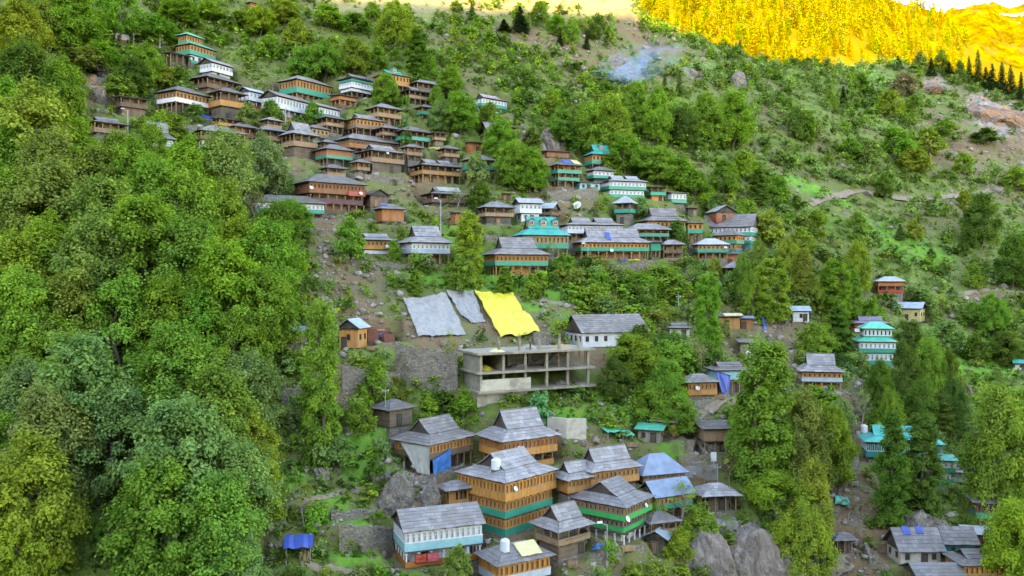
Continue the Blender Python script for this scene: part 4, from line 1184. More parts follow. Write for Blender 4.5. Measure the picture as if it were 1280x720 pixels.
def conifer(seed, w, h, tiers, per, leaf, base=.06):
    rng = np.random.default_rng(seed); C, N, V, SZ = [], [], [], []
    for t in range(tiers):
        f = t / (tiers - 1); z = h * (base + (1 - base) * f ** .92); r = w / 2 * (1 - f) ** .8 * rng.uniform(.78, 1.12) + .12
        nb = max(4, int(9 * (1 - f) + 4))
        for b in range(nb):
            a = rng.random() * 6.283; L = r * rng.uniform(.65, 1.12); m = max(3, int(per * (.3 + L / (w / 2))))
            q = rng.random(m) ** .7
            x = np.stack([np.cos(a) * L * q, np.sin(a) * L * q, -L * .42 * q ** 1.4 + .14 * L], 1) + rng.normal(size=(m, 3)) * leaf * .35
            C.append(x + [0, 0, z]); N.append(unit(np.array([np.cos(a) * .35, np.sin(a) * .35, .9]) + rng.normal(size=(m, 3)) * .4))
            V.append(np.clip(rng.normal(.5, .2) + rng.normal(0, .15, m), 0, 1)); SZ.append(leaf * rng.uniform(.6, 1.3, m))
    c, n, v, s = np.concatenate(C), np.concatenate(N), np.concatenate(V), np.concatenate(SZ)
    return leaf_quads(c, n, s, rng, .5), v

def leaf_mesh(name, vq, var, mat='leaf'):
    f = np.arange(len(vq)).reshape(-1, 4)
    return np_mesh(name, vq, f, [M[mat]], [('var', 'FACE', var)])

def limbs(name, h, r, n, spread, seed, lean=0.0, depth=2, mat='bark', wob=.2):
    """tapered trunk with limbs, one surface per stretch"""
    wob = .015 if depth == 0 else wob
    rng = random.Random(seed); mb = MB()
    def tube(p, q, r0, r1, k=7):
        p, q = Vector(p), Vector(q); d = (q - p).normalized(); u = d.orthogonal().normalized(); w_ = d.cross(u)
        for i in range(k):
            a0, a1 = 6.2832 * i / k, 6.2832 * (i + 1) / k
            c0 = u * math.cos(a0) + w_ * math.sin(a0); c1 = u * math.cos(a1) + w_ * math.sin(a1)
            mb.face([p + c0 * r0, p + c1 * r0, q + c1 * r1, q + c0 * r1], 0, .5)
    def grow(p, d, L, r, lev):
        segs = 3
        for s in range(segs):
            d2 = (d + Vector((rng.uniform(-wob, wob), rng.uniform(-wob, wob), rng.uniform(-.05, .15)))).normalized()
            q = p + d2 * (L / segs); r1 = r * (.80 if lev else .84)
            tube(p, q, r, r1, 8 if lev == 0 else 5)
            if lev < depth and (s >= 1 or lev):
                for _ in range(n if s < 2 else n + 1):
                    a = rng.random() * 6.283
                    dd = Vector((math.cos(a) * spread, math.sin(a) * spread, rng.uniform(.35, .9))).normalized()
                    grow(q, dd, L * rng.uniform(.34, .55), r1 * .5, lev + 1)
            p, d, r = q, d2, r1
    tube((0, 0, -2.0), (0, 0, .02), r * 1.5, r * 1.05, 8)
    grow(Vector((0, 0, 0)), Vector((lean, 0, 1)).normalized(), h, r, 0)
    return mb.mesh(name, [M[mat]])

PR = {}
def protos():
    # kind: (nominal height, nominal width, [crown meshes], [trunk meshes])
    PR['b'] = (12.0, 10.5, [leaf_mesh('crown', *crown(100 + i, 10.5, 1.6, 12.0, 120 + 10 * i, 190, .36, .17, squash=1.25, tilt=.75)) for i in range(5)],
               [limbs('trunk', 6.5, .30, 2, .8, 200 + i) for i in range(2)])
    PR['m'] = (8.0, 7.5, [leaf_mesh('crown', *crown(120 + i, 7.5, .5, 8.0, 58 + 6 * i, 80, .44, .20, squash=1.2, tilt=.75)) for i in range(4)],
               [limbs('trunk', 4.4, .2, 2, .8, 220 + i, depth=1) for i in range(2)])
    PR['l'] = (17.0, 7.2, [leaf_mesh('crown', *crown(140 + i, 7.2, .2, 17.0, 170, 150, .36, .24, shape=.25, inner=.6, squash=1.3, tilt=.75, cyl=True)) for i in range(3)],
               [limbs('trunk', 12.0, .3, 2, .35, 240 + i, depth=1) for i in range(2)])
    PR['a'] = (8.0, 12.0, [leaf_mesh('crown', *crown(160 + i, 12.0, 3.2, 8.0, 90, 110, .28, .14, squash=.8, tilt=.7)) for i in range(2)],
               [limbs('trunk', 4.6, .28, 2, 1.4, 260 + i, .3) for i in range(2)])
    PR['c'] = (16.0, 6.2, [leaf_mesh('crown', *conifer(180 + i, 8.2, 16.0, 34, 24, .55), mat='needle') for i in range(3)],
               [limbs('trunk', 15.0, .26, 0, .3, 280, depth=0)])
    PR['f'] = (16.0, 6.2, [leaf_mesh('crown', *crown(360 + i, 6.2, .5, 16.0, 170, 260, .30, .24, shape=.68, inner=.15, squash=1.0, tilt=.55, cyl=True)) for i in range(3)],
               [limbs('trunk', 14.0, .26, 0, .3, 282, depth=0)])
    PR['k'] = (14.0, 5.0, [leaf_mesh('crown', *conifer(190 + i, 5.6, 14.0, 16, 8, .95), mat='needle') for i in range(3)],
               [limbs('trunk', 12.0, .22, 0, .3, 290, depth=0)])
    PR['s'] = (3.0, 3.8, [leaf_mesh('foliage', *crown(300 + i, 3.8, -.2, 3.0, 20 + i, 50, .32, .26, squash=1.15)) for i in range(5)], None)
    PR['w'] = (8.0, 6.0, [leaf_mesh('crown', *crown(320 + i, 6.0, 2.6, 8.0, 36, 34, .22, .18, tilt=.2)) for i in range(2)],
               [limbs('trunk', 5.0, .17, 3, .75, 330 + i, mat='twig') for i in range(2)])
protos()
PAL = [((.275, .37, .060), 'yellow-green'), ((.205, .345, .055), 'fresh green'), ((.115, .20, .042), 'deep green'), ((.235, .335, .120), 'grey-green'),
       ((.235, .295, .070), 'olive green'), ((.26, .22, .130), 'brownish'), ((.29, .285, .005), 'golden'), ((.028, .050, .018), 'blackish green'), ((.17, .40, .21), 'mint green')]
PLANTS = []
KN = {'b': ('broadleaf_tree', 'broadleaf tree', 'tree'), 'm': ('broadleaf_tree', 'round tree', 'tree'), 'l': ('tall_tree', 'slender tree', 'tree'), 'a': ('spreading_tree', 'spreading tree', 'tree'),
      'c': ('conifer', 'conifer', 'tree'), 'k': ('conifer', 'conifer', 'tree'), 'f': ('fir_tree', 'dense fir', 'tree'), 's': ('shrub', 'shrub', 'shrub'), 'w': ('bare_tree', 'bare tree', 'tree')}
HOUSE_XY = np.array([(q['cx'], q['cy'], q['L'] / 2 + .8, q['D'] / 2 + .8, q['rz']) for q in HOUSES])
def in_house(x, y, m=0.0):
    dx, dy = x - HOUSE_XY[:, 0], y - HOUSE_XY[:, 1]
    c, s = np.cos(HOUSE_XY[:, 4]), np.sin(HOUSE_XY[:, 4])
    lx, ly = dx * c + dy * s, -dx * s + dy * c
    return bool(np.any((np.abs(lx) < HOUSE_XY[:, 2] + m) & (np.abs(ly) < HOUSE_XY[:, 3] + m)))

def plant_at(x, y, z, kind, hgt, wid, col, group=None, label=None):
    nh, nw, cm, tm = PR[kind]
    nm, ph, cat = KN[kind]
    base, cname = PAL[col]
    jit = [RND.uniform(.86, 1.16), RND.uniform(.9, 1.1), RND.uniform(.8, 1.2)]
    colr = tuple(b * j for b, j in zip(base, jit)) + (1.0,)
    sw, sh = wid / nw, hgt / nh
    me = RND.choice(cm); rz = RND.random() * 6.28
    if tm is None:
        o = put(nm, me, None, (x, y, z - .15), rz); o.scale = (sw, sw, sh); o.color = colr
    else:
        o = thing(nm, None, None, (x, y, z - .1), rz); o.scale = (sw, sw, sh)
        put('trunk', RND.choice(tm), o)
        c = put('crown', me, o); c.color = colr
    tag(o, label, cat, group)
    if label is None:
        px, py, dep = project(x, y, z)
        PLANTS.append(dict(o=o, ph=ph, c=cname, px=px, py=py - .55 * hgt * F / dep, sz=hgt, kind=kind))
    return o

def Tr(px, yt, yb, wpx, kind='b', col=1, lab=None):
    x, y, z = hit(px, yb)
    k = y / F
    return plant_at(x, y, z, kind, (yb - yt) * k, wpx * k, col, label=lab)

def Fo(cx, cy, wpx, col, kind='b'):
    return Tr(cx, cy - .58 * wpx, cy + .80 * wpx, wpx * 1.04, kind, col)

# the big broadleaf wood on the left
for a in [(25, 45, 72, 0), (92, 20, 62, 1), (30, 100, 80, 2), (78, 108, 56, 1), (58, 30, 48, 4), (150, 8, 56, 1), (8, 150, 80, 1), (45, 172, 110, 0), (92, 192, 74, 0), (15, 205, 84, 1),
          (60, 220, 90, 4), (122, 228, 76, 4), (170, 222, 80, 1), (150, 200, 56, 1), (240, 222, 80, 0), (282, 212, 84, 3), (330, 205, 62, 3), (62, 262, 104, 4), (8, 262, 84, 0), (130, 285, 104, 4),
          (192, 255, 88, 1), (238, 268, 88, 1), (276, 262, 64, 0), (182, 312, 110, 1), (120, 335, 104, 4), (60, 322, 88, 0), (18, 342, 88, 0), (240, 335, 104, 1), (300, 318, 74, 0), (336, 325, 84, 1),
          (346, 292, 62, 2), (282, 368, 104, 1), (332, 385, 84, 1), (28, 402, 104, 0), (92, 394, 96, 4), (72, 448, 84, 0), (152, 402, 96, 1), (212, 396, 84, 1), (250, 408, 76, 1), (300, 428, 74, 1),
          (222, 470, 110, 1), (102, 492, 124, 3), (30, 500, 84, 3), (60, 552, 116, 3), (150, 545, 104, 3), (270, 522, 112, 1), (312, 492, 84, 3), (40, 618, 124, 0), (230, 580, 140, 3),
          (292, 602, 100, 3), (202, 648, 124, 1), (270, 660, 112, 1), (312, 556, 74, 0), (328, 612, 60, 0), (300, 706, 74, 3), (22, 690, 84, 0), (190, 178, 40, 1), (0, 570, 90, 0)]:
    Fo(*a)
Tr(212, 141, 192, 54, 'm', 1); Tr(402, 378, 562, 50, 'l', 1)
for a in [
    # around the hamlets
    (586, 266, 345, 36, 'l', 0), (576, 318, 364, 38, 'm', 1), (631, 334, 368, 22, 'f', 1), (519, 338, 370, 20, 'f', 1), (884, 344, 434, 34, 'l', 1), (893, 322, 352, 22, 'm', 0),
    (955, 428, 616, 76, 'l', 1), (372, 255, 302, 44, 'm', 1), (335, 262, 300, 40, 'm', 1), (928, 500, 566, 44, 'b', 1), (1005, 492, 606, 62, 'b', 4), (1040, 508, 616, 58, 'b', 1), (1016, 574, 684, 52, 'b', 0), (972, 588, 655, 92, 'a', 0), (1010, 632, 742, 66, 'b', 0), (985, 640, 722, 54, 'b', 0),
    (1115, 518, 658, 44, 'f', 2), (1152, 518, 644, 52, 'f', 2),
    (965, 324, 400, 46, 'l', 0), (986, 298, 350, 32, 'b', 0), (948, 300, 356, 24, 'b', 4), (1003, 312, 384, 28, 'l', 4), (1043, 326, 402, 40, 'l', 1), (1018, 404, 456, 52, 'b', 1), (1048, 384, 448, 38, 'f', 2), (1072, 302, 370, 36, 'b', 0),
    (1064, 338, 398, 26, 'l', 1), (1112, 338, 366, 32, 'm', 1), (1138, 402, 464, 46, 'b', 2), (928, 318, 364, 26, 'b', 1), (1016, 345, 392, 30, 'b', 4), (1090, 372, 404, 30, 'm', 1), (940, 340, 396, 34, 'b', 1),
    (1130, 428, 506, 40, 'b', 2), (1160, 424, 508, 42, 'b', 1), (1100, 450, 526, 32, 'b', 2), (1184, 438, 514, 34, 'b', 2), (1112, 486, 548, 34, 'b', 1), (1150, 476, 548, 40, 'b', 2), (1192, 468, 546, 34, 'b', 2), (1172, 492, 548, 40, 'f', 2), (1090, 468, 516, 30, 'm', 3),
    (1246, 486, 655, 84, 'b', 1), (1266, 628, 742, 76, 'b', 0), (1272, 486, 566, 56, 'b', 1), (1226, 242, 314, 48, 'b', 2), (1266, 296, 362, 44, 'b', 2), (1240, 368, 420, 40, 'b', 1), (1256, 416, 456, 44, 'b', 2), (1216, 330, 360, 30, 'm', 1),
    (1260, 500, 560, 60, 'b', 0), (1212, 640, 664, 34, 's', 2), (1250, 666, 704, 40, 'b', 1),
    (790, 418, 476, 68, 'b', 1), (768, 448, 500, 44, 'b', 2), (832, 450, 508, 54, 'b', 1), (815, 480, 540, 62, 'b', 0), (846, 492, 544, 56, 'b', 1), (928, 512, 596, 40, 'b', 1), (912, 560, 606, 28, 'w', 5), (800, 405, 440, 36, 'm', 2), (868, 425, 470, 40, 'w', 5), (830, 425, 462, 44, 'm', 1),
    (846, 275, 308, 30, 'm', 2), (830, 332, 372, 64, 'm', 1), (800, 340, 370, 50, 'm', 1), (862, 330, 368, 30, 'w', 3), (700, 322, 345, 36, 'm', 1), (690, 300, 330, 26, 'w', 3),
    (470, 450, 508, 50, 'm', 1), (496, 468, 506, 30, 'm', 4), (556, 488, 534, 52, 'm', 2), (580, 486, 532, 40, 'm', 1), (536, 492, 534, 44, 'm', 0), (562, 410, 482, 24, 'w', 4), (675, 488, 526, 40, 's', 8), (436, 272, 324, 42, 'm', 1), (468, 568, 612, 34, 'm', 2), (572, 680, 728, 40, 'm', 4),
    (500, 440, 484, 26, 'w', 5), (450, 500, 540, 40, 'm', 1), (425, 545, 580, 44, 'm', 3), (380, 600, 660, 40, 'w', 4), (492, 300, 324, 20, 'm', 1), (850, 600, 660, 60, 'w', 0), (815, 610, 668, 50, 'a', 0), (876, 632, 676, 48, 'm', 0), (850, 660, 700, 44, 'm', 0),
    (880, 566, 610, 30, 'w', 5), (1060, 612, 650, 26, 'w', 5), (1076, 484, 540, 30, 'w', 3), (1050, 500, 540, 40, 'm', 3),
    (472, 636, 650, 18, 's', 1), (514, 640, 652, 14, 's', 4), (552, 636, 650, 16, 's', 1), (896, 676, 696, 22, 's', 0), (930, 640, 654, 20, 's', 1), (962, 652, 668, 22, 's', 0), (985, 668, 690, 26, 's', 1), (912, 700, 722, 26, 's', 1), (1150, 662, 676, 16, 's', 2),
    # upper slope
    (493, 4, 62, 50, 'b', 0), (521, 38, 92, 26, 'f', 2), (405, 54, 104, 52, 'b', 1), (379, 60, 108, 42, 'b', 1), (442, 48, 92, 44, 'b', 1), (370, 24, 60, 34, 'm', 0), (338, 42, 72, 36, 'm', 0), (470, 58, 88, 32, 'm', 1), (562, 84, 126, 36, 'b', 1), (535, 70, 104, 30, 'm', 1), (340, 92, 116, 26, 'w', 3),
    (575, 116, 168, 48, 'b', 1), (552, 126, 168, 36, 'b', 3), (626, 150, 202, 44, 'b', 1), (642, 178, 236, 46, 'b', 0), (600, 226, 266, 34, 'm', 2), (572, 232, 262, 26, 'w', 3), (662, 186, 242, 48, 'b', 1), (610, 128, 166, 36, 'm', 1), (596, 190, 232, 30, 'm', 3), (664, 160, 186, 24, 'm', 2),
    (590, 2, 26, 12, 'c', 2), (570, 0, 16, 18, 'm', 0), (466, 2, 22, 22, 'm', 1),
    (738, 128, 194, 52, 'b', 1), (762, 118, 194, 50, 'b', 0), (795, 104, 164, 28, 'l', 0), (822, 110, 184, 38, 'b', 1), (852, 136, 184, 44, 'b', 2), (882, 118, 184, 48, 'b', 1), (916, 116, 184, 54, 'b', 1), (894, 144, 188, 40, 'm', 1), (704, 138, 182, 44, 'b', 1), (782, 168, 218, 52, 'b', 1), (822, 184, 230, 52, 'b', 0),
    (852, 196, 238, 44, 'm', 1), (800, 246, 284, 34, 'm', 3), (722, 160, 196, 36, 'm', 2), (690, 112, 146, 32, 'm', 0), (831, 92, 118, 11, 'c', 2), (849, 91, 119, 11, 'c', 2), (760, 196, 226, 36, 'm', 1), (870, 214, 254, 44, 'm', 1), (905, 200, 244, 40, 'b', 1), (930, 190, 226, 36, 'm', 0), (948, 212, 258, 24, 'f', 2), (972, 220, 252, 30, 'm', 1),
    (882, 244, 272, 28, 'm', 3), (930, 250, 290, 40, 'm', 1), (960, 262, 306, 40, 'm', 0), (700, 40, 58, 10, 'c', 7), (733, 43, 62, 10, 'c', 7), (650, 8, 42, 22, 'c', 7), (696, 18, 44, 28, 'm', 1), (742, 28, 50, 22, 'm', 2), (715, 22, 56, 26, 'm', 1), (674, 2, 26, 26, 'm', 1), (630, 24, 40, 18, 'c', 7),
    (1008, 138, 178, 22, 'l', 1), (996, 132, 174, 24, 'm', 2), (1054, 108, 132, 12, 'c', 7), (1038, 112, 138, 18, 'm', 1), (1076, 92, 122, 26, 'm', 2), (1070, 98, 120, 14, 'm', 1), (1090, 104, 126, 12, 'c', 2), (1112, 114, 148, 36, 'm', 0), (1130, 90, 122, 36, 'm', 5), (1105, 218, 250, 22, 'b', 2), (1142, 120, 142, 30, 'm', 1),
    (1180, 150, 180, 50, 'm', 1), (1160, 160, 196, 44, 'm', 0), (1120, 160, 200, 48, 'm', 1), (1085, 172, 206, 40, 'm', 3), (1140, 186, 216, 44, 'm', 0), (1205, 190, 218, 26, 'm', 0), (1060, 172, 200, 34, 'm', 1), (1230, 160, 180, 40, 'm', 2), (1270, 208, 240, 34, 'm', 1), (1205, 238, 262, 14, 'l', 0), (1142, 274, 300, 24, 'm', 0), (1125, 280, 300, 16, 'c', 2),
    (1203, 300, 320, 20, 'm', 2), (1164, 310, 326, 12, 'm', 2), (1192, 345, 366, 14, 'w', 3), (1070, 264, 300, 30, 'm', 1), (1020, 262, 296, 36, 'm', 1), (1000, 284, 316, 34, 'm', 0), (1225, 312, 330, 20, 'w', 3), (1150, 360, 392, 40, 'm', 3), (1215, 378, 408, 36, 'm', 1), (1180, 400, 440, 50, 'm', 3), (1220, 420, 452, 40, 'm', 2),
    # dark conifers on the right end of the crest
    (1222, 62, 106, 13, 'c', 7), (1211, 70, 102, 10, 'c', 7), (1240, 80, 114, 15, 'c', 7), (1252, 78, 116, 15, 'c', 7), (1263, 82, 120, 15, 'c', 7), (1276, 90, 126, 12, 'c', 7), (1232, 84, 110, 14, 'c', 7), (1164, 72, 96, 12, 'c', 7), (1176, 62, 92, 20, 'm', 2), (1186, 78, 98, 16, 'c', 7), (1200, 76, 104, 14, 'm', 2),
    (1150, 64, 90, 20, 'm', 4), (1122, 70, 86, 12, 'c', 2), (925, 48, 68, 9, 'c', 2), (920, 52, 70, 8, 'c', 4),
    # top left
    (105, 58, 92, 60, 'm', 4), (128, 54, 96, 50, 'b', 1), (165, 72, 118, 46, 'b', 2), (185, 55, 104, 36, 'b', 1), (180, 80, 112, 40, 'm', 0), (224, 44, 68, 24, 'm', 0), (225, 0, 32, 50, 'b', 1), (200, 20, 52, 50, 'm', 1), (262, 2, 26, 40, 'm', 0), (300, 14, 40, 40, 'm', 0), (150, 88, 124, 44, 'm', 0), (210, 84, 108, 36, 'm', 0), (325, 8, 46, 40, 'b', 0), (355, 0, 32, 40, 'b', 0),
    (410, 6, 34, 44, 'm', 0), (440, 16, 44, 44, 'm', 1), (60, 60, 112, 30, 'w', 3), (108, 96, 134, 34, 'w', 5), (310, 128, 156, 30, 'm', 3), (338, 126, 152, 34, 'm', 1), (392, 128, 156, 24, 'm', 1), (482, 92, 132, 34, 'b', 1), (505, 150, 176, 24, 'm', 3), (545, 108, 134, 20, 'm', 1), (506, 118, 132, 12, 's', 1), (300, 180, 250, 60, 'b', 3), (345, 196, 250, 44, 'b', 3),
    (480, 160, 184, 20, 'm', 1), (508, 160, 186, 16, 'm', 2), (420, 208, 226, 30, 's', 3), (360, 250, 300, 60, 'b', 1), (320, 236, 290, 50, 'w', 5)]:
    Tr(*a)

# low scrub: the 190 largest as shrubs of their own, the rest as one mass
def visible_spot(yr=(70, 440), pxr=(-20, 1300), pyr=(-10, 735)):
    u = (RND.uniform(*pxr) - 640) / F
    y = math.exp(RND.uniform(math.log(yr[0]), math.log(yr[1])))
    x = u * y; z = zat(x, y)
    px, py, dep = project(x, y, z)
    if not (pyr[0] < py < pyr[1]): return None
    d = ray(px, py)
    # hidden behind the crest?
    hx, hy, hz = hit(px, py)
    if abs(hy - y) > 6: return None
    return x, y, z, px, py
def gmask(mk, x, y):
    i = int(np.clip((x / y - U[0]) / (U[1] - U[0]), 0, NU - 1)); j = int(np.clip(np.searchsorted(YY, y), 0, NY - 1))
    return mk[i, j]
EXCL = [[(415, 696), (490, 696), (494, 716), (415, 716)], [(420, 652), (488, 652), (488, 664), (420, 664)], [(975, 230), (1055, 228), (1062, 246), (980, 248)], [(500, 368), (560, 362), (600, 362), (645, 366), (680, 414), (620, 426), (520, 424)], [(1046, 735), (1052, 640), (1056, 560), (1058, 470), (1074, 470), (1074, 560), (1078, 640), (1066, 735)],
        [(850, 602), (850, 524), (874, 524), (902, 576), (902, 606)], [(952, 436), (984, 398), (992, 402), (964, 440)], [(450, 408), (496, 408), (496, 436), (450, 436)], [(572, 436), (750, 430), (756, 484), (600, 516), (572, 492)],
        [(1008, 258), (1072, 235), (1125, 244), (1262, 232), (1262, 241), (1125, 254), (1072, 246), (1012, 264)], [(728, 728), (738, 690), (756, 690), (748, 728)]]
def inside(px, py, P):
    c = False
    for (x0, y0), (x1, y1) in zip(P, P[1:] + P[:1]):
        if (y0 > py) != (y1 > py) and px < (x1 - x0) * (py - y0) / (y1 - y0) + x0: c = not c
    return c
def excl(px, py): return any(inside(px, py, P) for P in EXCL)
def veg_ok(x, y, p, dirt_keep=.25):
    if in_house(x, y, 1.6): return False
    d = gmask(mD, x, y); g = gmask(mG, x, y)
    if d > .45 and RND.random() > dirt_keep: return False
    if gmask(mS, x, y) > .3 and RND.random() > .25: return False
    if g > .75 and RND.random() > .35: return False
    return True
def pal_for(px, py):
    if py < 160 and px < 800: return RND.choice([0, 1, 1, 4, 3, 2, 2])
    if px > 860: return RND.choice([1, 3, 3, 2, 2, 3, 4])
    return RND.choice([1, 1, 0, 3, 2, 4])
cl = []
while len(cl) < 5600:
    v = visible_spot((70, 440))
    if v is None: continue
    x, y, z, px, py = v
    if (px < 330 and py > 210): continue
    if fbm(np.array([x / 16]), np.array([y / 16]), 3, 7)[0] < RND.uniform(-.75, .2): continue
    if px > 880 and py > 110 and RND.random() > (.85 if py < 250 else .55): continue
    if 320 < px < 490 and py > 535 and RND.random() > .18: continue
    if 250 < px < 640 and 90 < py < 330 and RND.random() > .5: continue
    if excl(px, py) or not veg_ok(x, y, px): continue
    hgt = (.9 + 3.6 * RND.random() ** 1.6) * (1.0 if y > 150 else .66)
    if 250 < px < 900 and 90 < py < 340 and y < 235: hgt = min(hgt, 1.8)
    cl.append((hgt / y, x, y, z, px, py, hgt))
cl.sort(reverse=True)
for (_, x, y, z, px, py, hgt) in cl[:190]:
    plant_at(x, y, z, 's', hgt, hgt * RND.uniform(1.0, 1.6), pal_for(px, py))
M['leafmass'] = M['leaf'].copy(); M['leafmass'].name = 'leaves_mass'
nt = M['leafmass'].node_tree
oi = [n for n in nt.nodes if n.type == 'OBJECT_INFO'][0]
ta = attr(nt, 'tint', 'Color')
for l in list(oi.outputs['Color'].links):
    s_ = l.to_socket; nt.links.remove(l); nt.links.new(ta, s_)

def mass(name, items, base, mat, label, group=None):
    """items: (x, y, z, scale xy, scale z, tint)"""
    V, A, T_ = [], [], []
    for (x, y, z, sx, sz, tint) in items:
        vq, va = base[NPR.integers(len(base))]
        a = NPR.random() * 6.283; c, s = math.cos(a), math.sin(a)
        p = vq * [sx, sx, sz]
        p = np.stack([p[:, 0] * c - p[:, 1] * s + x, p[:, 0] * s + p[:, 1] * c + y, p[:, 2] + z], 1)
        V.append(p); A.append(va); T_.append(np.repeat(np.array([tint + (1.0,)]), len(va), 0))
    V = np.concatenate(V)
    me = np_mesh(name, V, np.arange(len(V)).reshape(-1, 4), [M[mat]], [('var', 'FACE', np.concatenate(A)), ('tint', 'FACE', np.concatenate(T_))])
    return tag(put(name, me), label, None, group, 'stuff')
sb = [crown(400 + i, 3.8, -.2, 3.0, 7, 20, .62, .42) for i in range(6)]
def tint(px, py, k=1.0):
    b = PAL[pal_for(px, py)][0]; j = RND.uniform(.7, 1.25) * k
    return tuple(c * j for c in b)
mass('scrub', [(x, y, z - .1, h_ / 3 * RND.uniform(.8, 1.4), h_ / 3, tint(px, py)) for (_, x, y, z, px, py, h_) in cl[190:]], sb, 'leafmass', 'low green scrub covering the hillside')
tb = [crown(420 + i, 1.0, -.05, .62, 3, 4, .42, .5) for i in range(6)]
tf = []
while len(tf) < 24000:
    u = RND.uniform(-.66, .66); y = math.exp(RND.uniform(math.log(75), math.log(420))); x = u * y
    z = zat(x, y); px, py, dep = project(x, y, z)
    if not (-15 < py < 740): continue
    d = gmask(mD, x, y)
    if d > .4 and RND.random() > .22: continue
    if in_house(x, y, .2) or excl(px, py): continue
    if gmask(mR, x, y) > .5 and RND.random() > .2: continue
    if gmask(mS, x, y) > .3 and RND.random() > .2: continue
    sc = RND.uniform(.5, 1.25) * (y / 150) ** .5
    g = gmask(mG, x, y)
    t = tint(px, py, .9) if g < .5 else tuple(c * RND.uniform(.7, 1.2) for c in (.075, .185, .02))
    tf.append((x, y, z, sc * 1.2, sc * (.9 if g < .5 else .6), t))
mass('ground_cover', tf, tb, 'leafmass', 'tufts of grass and weeds over the whole slope')

# loose stones
def stones(n):
    V, Fc, A = [], [], []
    cube = np.array([(-1, -1, -1), (1, -1, -1), (1, 1, -1), (-1, 1, -1), (-1, -1, 1), (1, -1, 1), (1, 1, 1), (-1, 1, 1)], float)
    qf = np.array([(0, 3, 2, 1), (4, 5, 6, 7), (0, 1, 5, 4), (1, 2, 6, 5), (2, 3, 7, 6), (3, 0, 4, 7)])
    k = 0
    while k < n:
        u = RND.uniform(-.66, .66); y = math.exp(RND.uniform(math.log(78), math.log(400))); x = u * y
        z = zat(x, y); px, py, dep = project(x, y, z)
        if not (-10 < py < 735): continue
        d = max(gmask(mD, x, y), gmask(mR, x, y) * .7)
        if RND.random() > d * 1.1 + .06 or in_house(x, y) or inside(px, py, EXCL[3]) or inside(px, py, EXCL[8]): continue
        r = .13 * (1 / max(.05, RND.random())) ** .55 * (y / 140) ** .6
        r = min(r, .95)
        c = cube * NPR.uniform(.55, 1.0, (8, 3)) * r * NPR.uniform(.6, 1.2, 3)
        q, _ = np.linalg.qr(NPR.normal(size=(3, 3)))
        V.append(c @ q * [1, 1, .75] + [x, y, z + r * .15]); Fc.append(qf + 8 * k); A.append(np.full(6, NPR.random())); k += 1
    return np.concatenate(V), np.concatenate(Fc), np.concatenate(A)
m, nt, p = new_mat('rubble_stone')
v_ = attr(nt, 'var')
cc = mixc(nt, v_, (.17, .135, .105), (.36, .32, .295))
cc = mixc(nt, remap(nt, noise(nt, 3, coords(nt, 'Object'), 5), .4, .7), cc, (.15, .125, .105))
lk(nt, cc, p.inputs['Base Color']); p.inputs['Roughness'].default_value = .95
M['rubble'] = m
sv, sf, sa_ = stones(6500)
tag(put('rubble', np_mesh('rubble', sv, sf, [M['rubble']], [('var', 'FACE', sa_)])), 'loose grey stones and rubble strewn on the slope', None, None, 'stuff')

# conifers on the sunlit hill: one by one where they show largest
FX, FY, FZ, _f = FH
spots = []
pxx, pyy = project_np(FX[:, :-1], FY[:, :-1], FZ[:, :-1])
tries = 0
while len(spots) < 290 and tries < 60000:
    tries += 1
    i, j = NPR.integers(0, FX.shape[0] - 1), NPR.integers(0, FX.shape[1] - 2)
    f, g = NPR.random(), NPR.random()
    P = [A_[i, j] * (1 - f) + A_[i + 1, j] * f + (A_[i, j + 1] - A_[i, j]) * g for A_ in (FX, FY, FZ)]
    px, py = project_np(*[np.array(v) for v in P])
    cy = np.interp(px, [c[0] for c in CREST], [c[1] for c in CREST])
    if not (770 < px < 1215 and -14 < py < cy + 12): continue
    dens = 1.0 if px < 1060 else .8
    if px > 1160: dens = .3
    if 980 < px < 1090 and py > 52: dens *= .45
    if 850 < px < 900 and py > 25 : dens *= .6
    if NPR.random() > dens: continue
    if any((px - s[3]) ** 2 + (2.0 * (py - s[4])) ** 2 < 36 for s in spots): continue
    spots.append((P[0], P[1], P[2], px, py))
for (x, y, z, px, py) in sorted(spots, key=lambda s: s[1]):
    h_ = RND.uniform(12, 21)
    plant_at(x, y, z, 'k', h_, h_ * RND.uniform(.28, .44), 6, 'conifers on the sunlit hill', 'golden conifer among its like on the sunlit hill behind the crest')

kb = [conifer(600 + i, 5.6, 14.0, 9, 5, 1.3) for i in range(4)]
it = []
tries = 0
while len(it) < 520 and tries < 60000:
    tries += 1
    i, j = NPR.integers(0, FX.shape[0] - 1), NPR.integers(0, FX.shape[1] - 2)
    f, g = NPR.random(), NPR.random()
    P = [A_[i, j] * (1 - f) + A_[i + 1, j] * f + (A_[i, j + 1] - A_[i, j]) * g for A_ in (FX, FY, FZ)]
    px, py = project_np(*[np.array(v) for v in P])
    cy = np.interp(px, [c[0] for c in CREST], [c[1] for c in CREST])
    if not (770 < px < 1200 and -16 < py < cy + 10): continue
    if NPR.random() > (1.0 if px < 1050 else .75) * (.5 if 980 < px < 1090 and py > 52 else 1): continue
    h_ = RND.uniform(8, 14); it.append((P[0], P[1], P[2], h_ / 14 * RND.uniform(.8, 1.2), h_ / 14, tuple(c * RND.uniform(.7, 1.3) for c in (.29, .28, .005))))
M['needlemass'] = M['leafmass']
mass('conifer_wood', it, kb, 'leafmass', 'smaller golden conifers filling the sunlit hill')
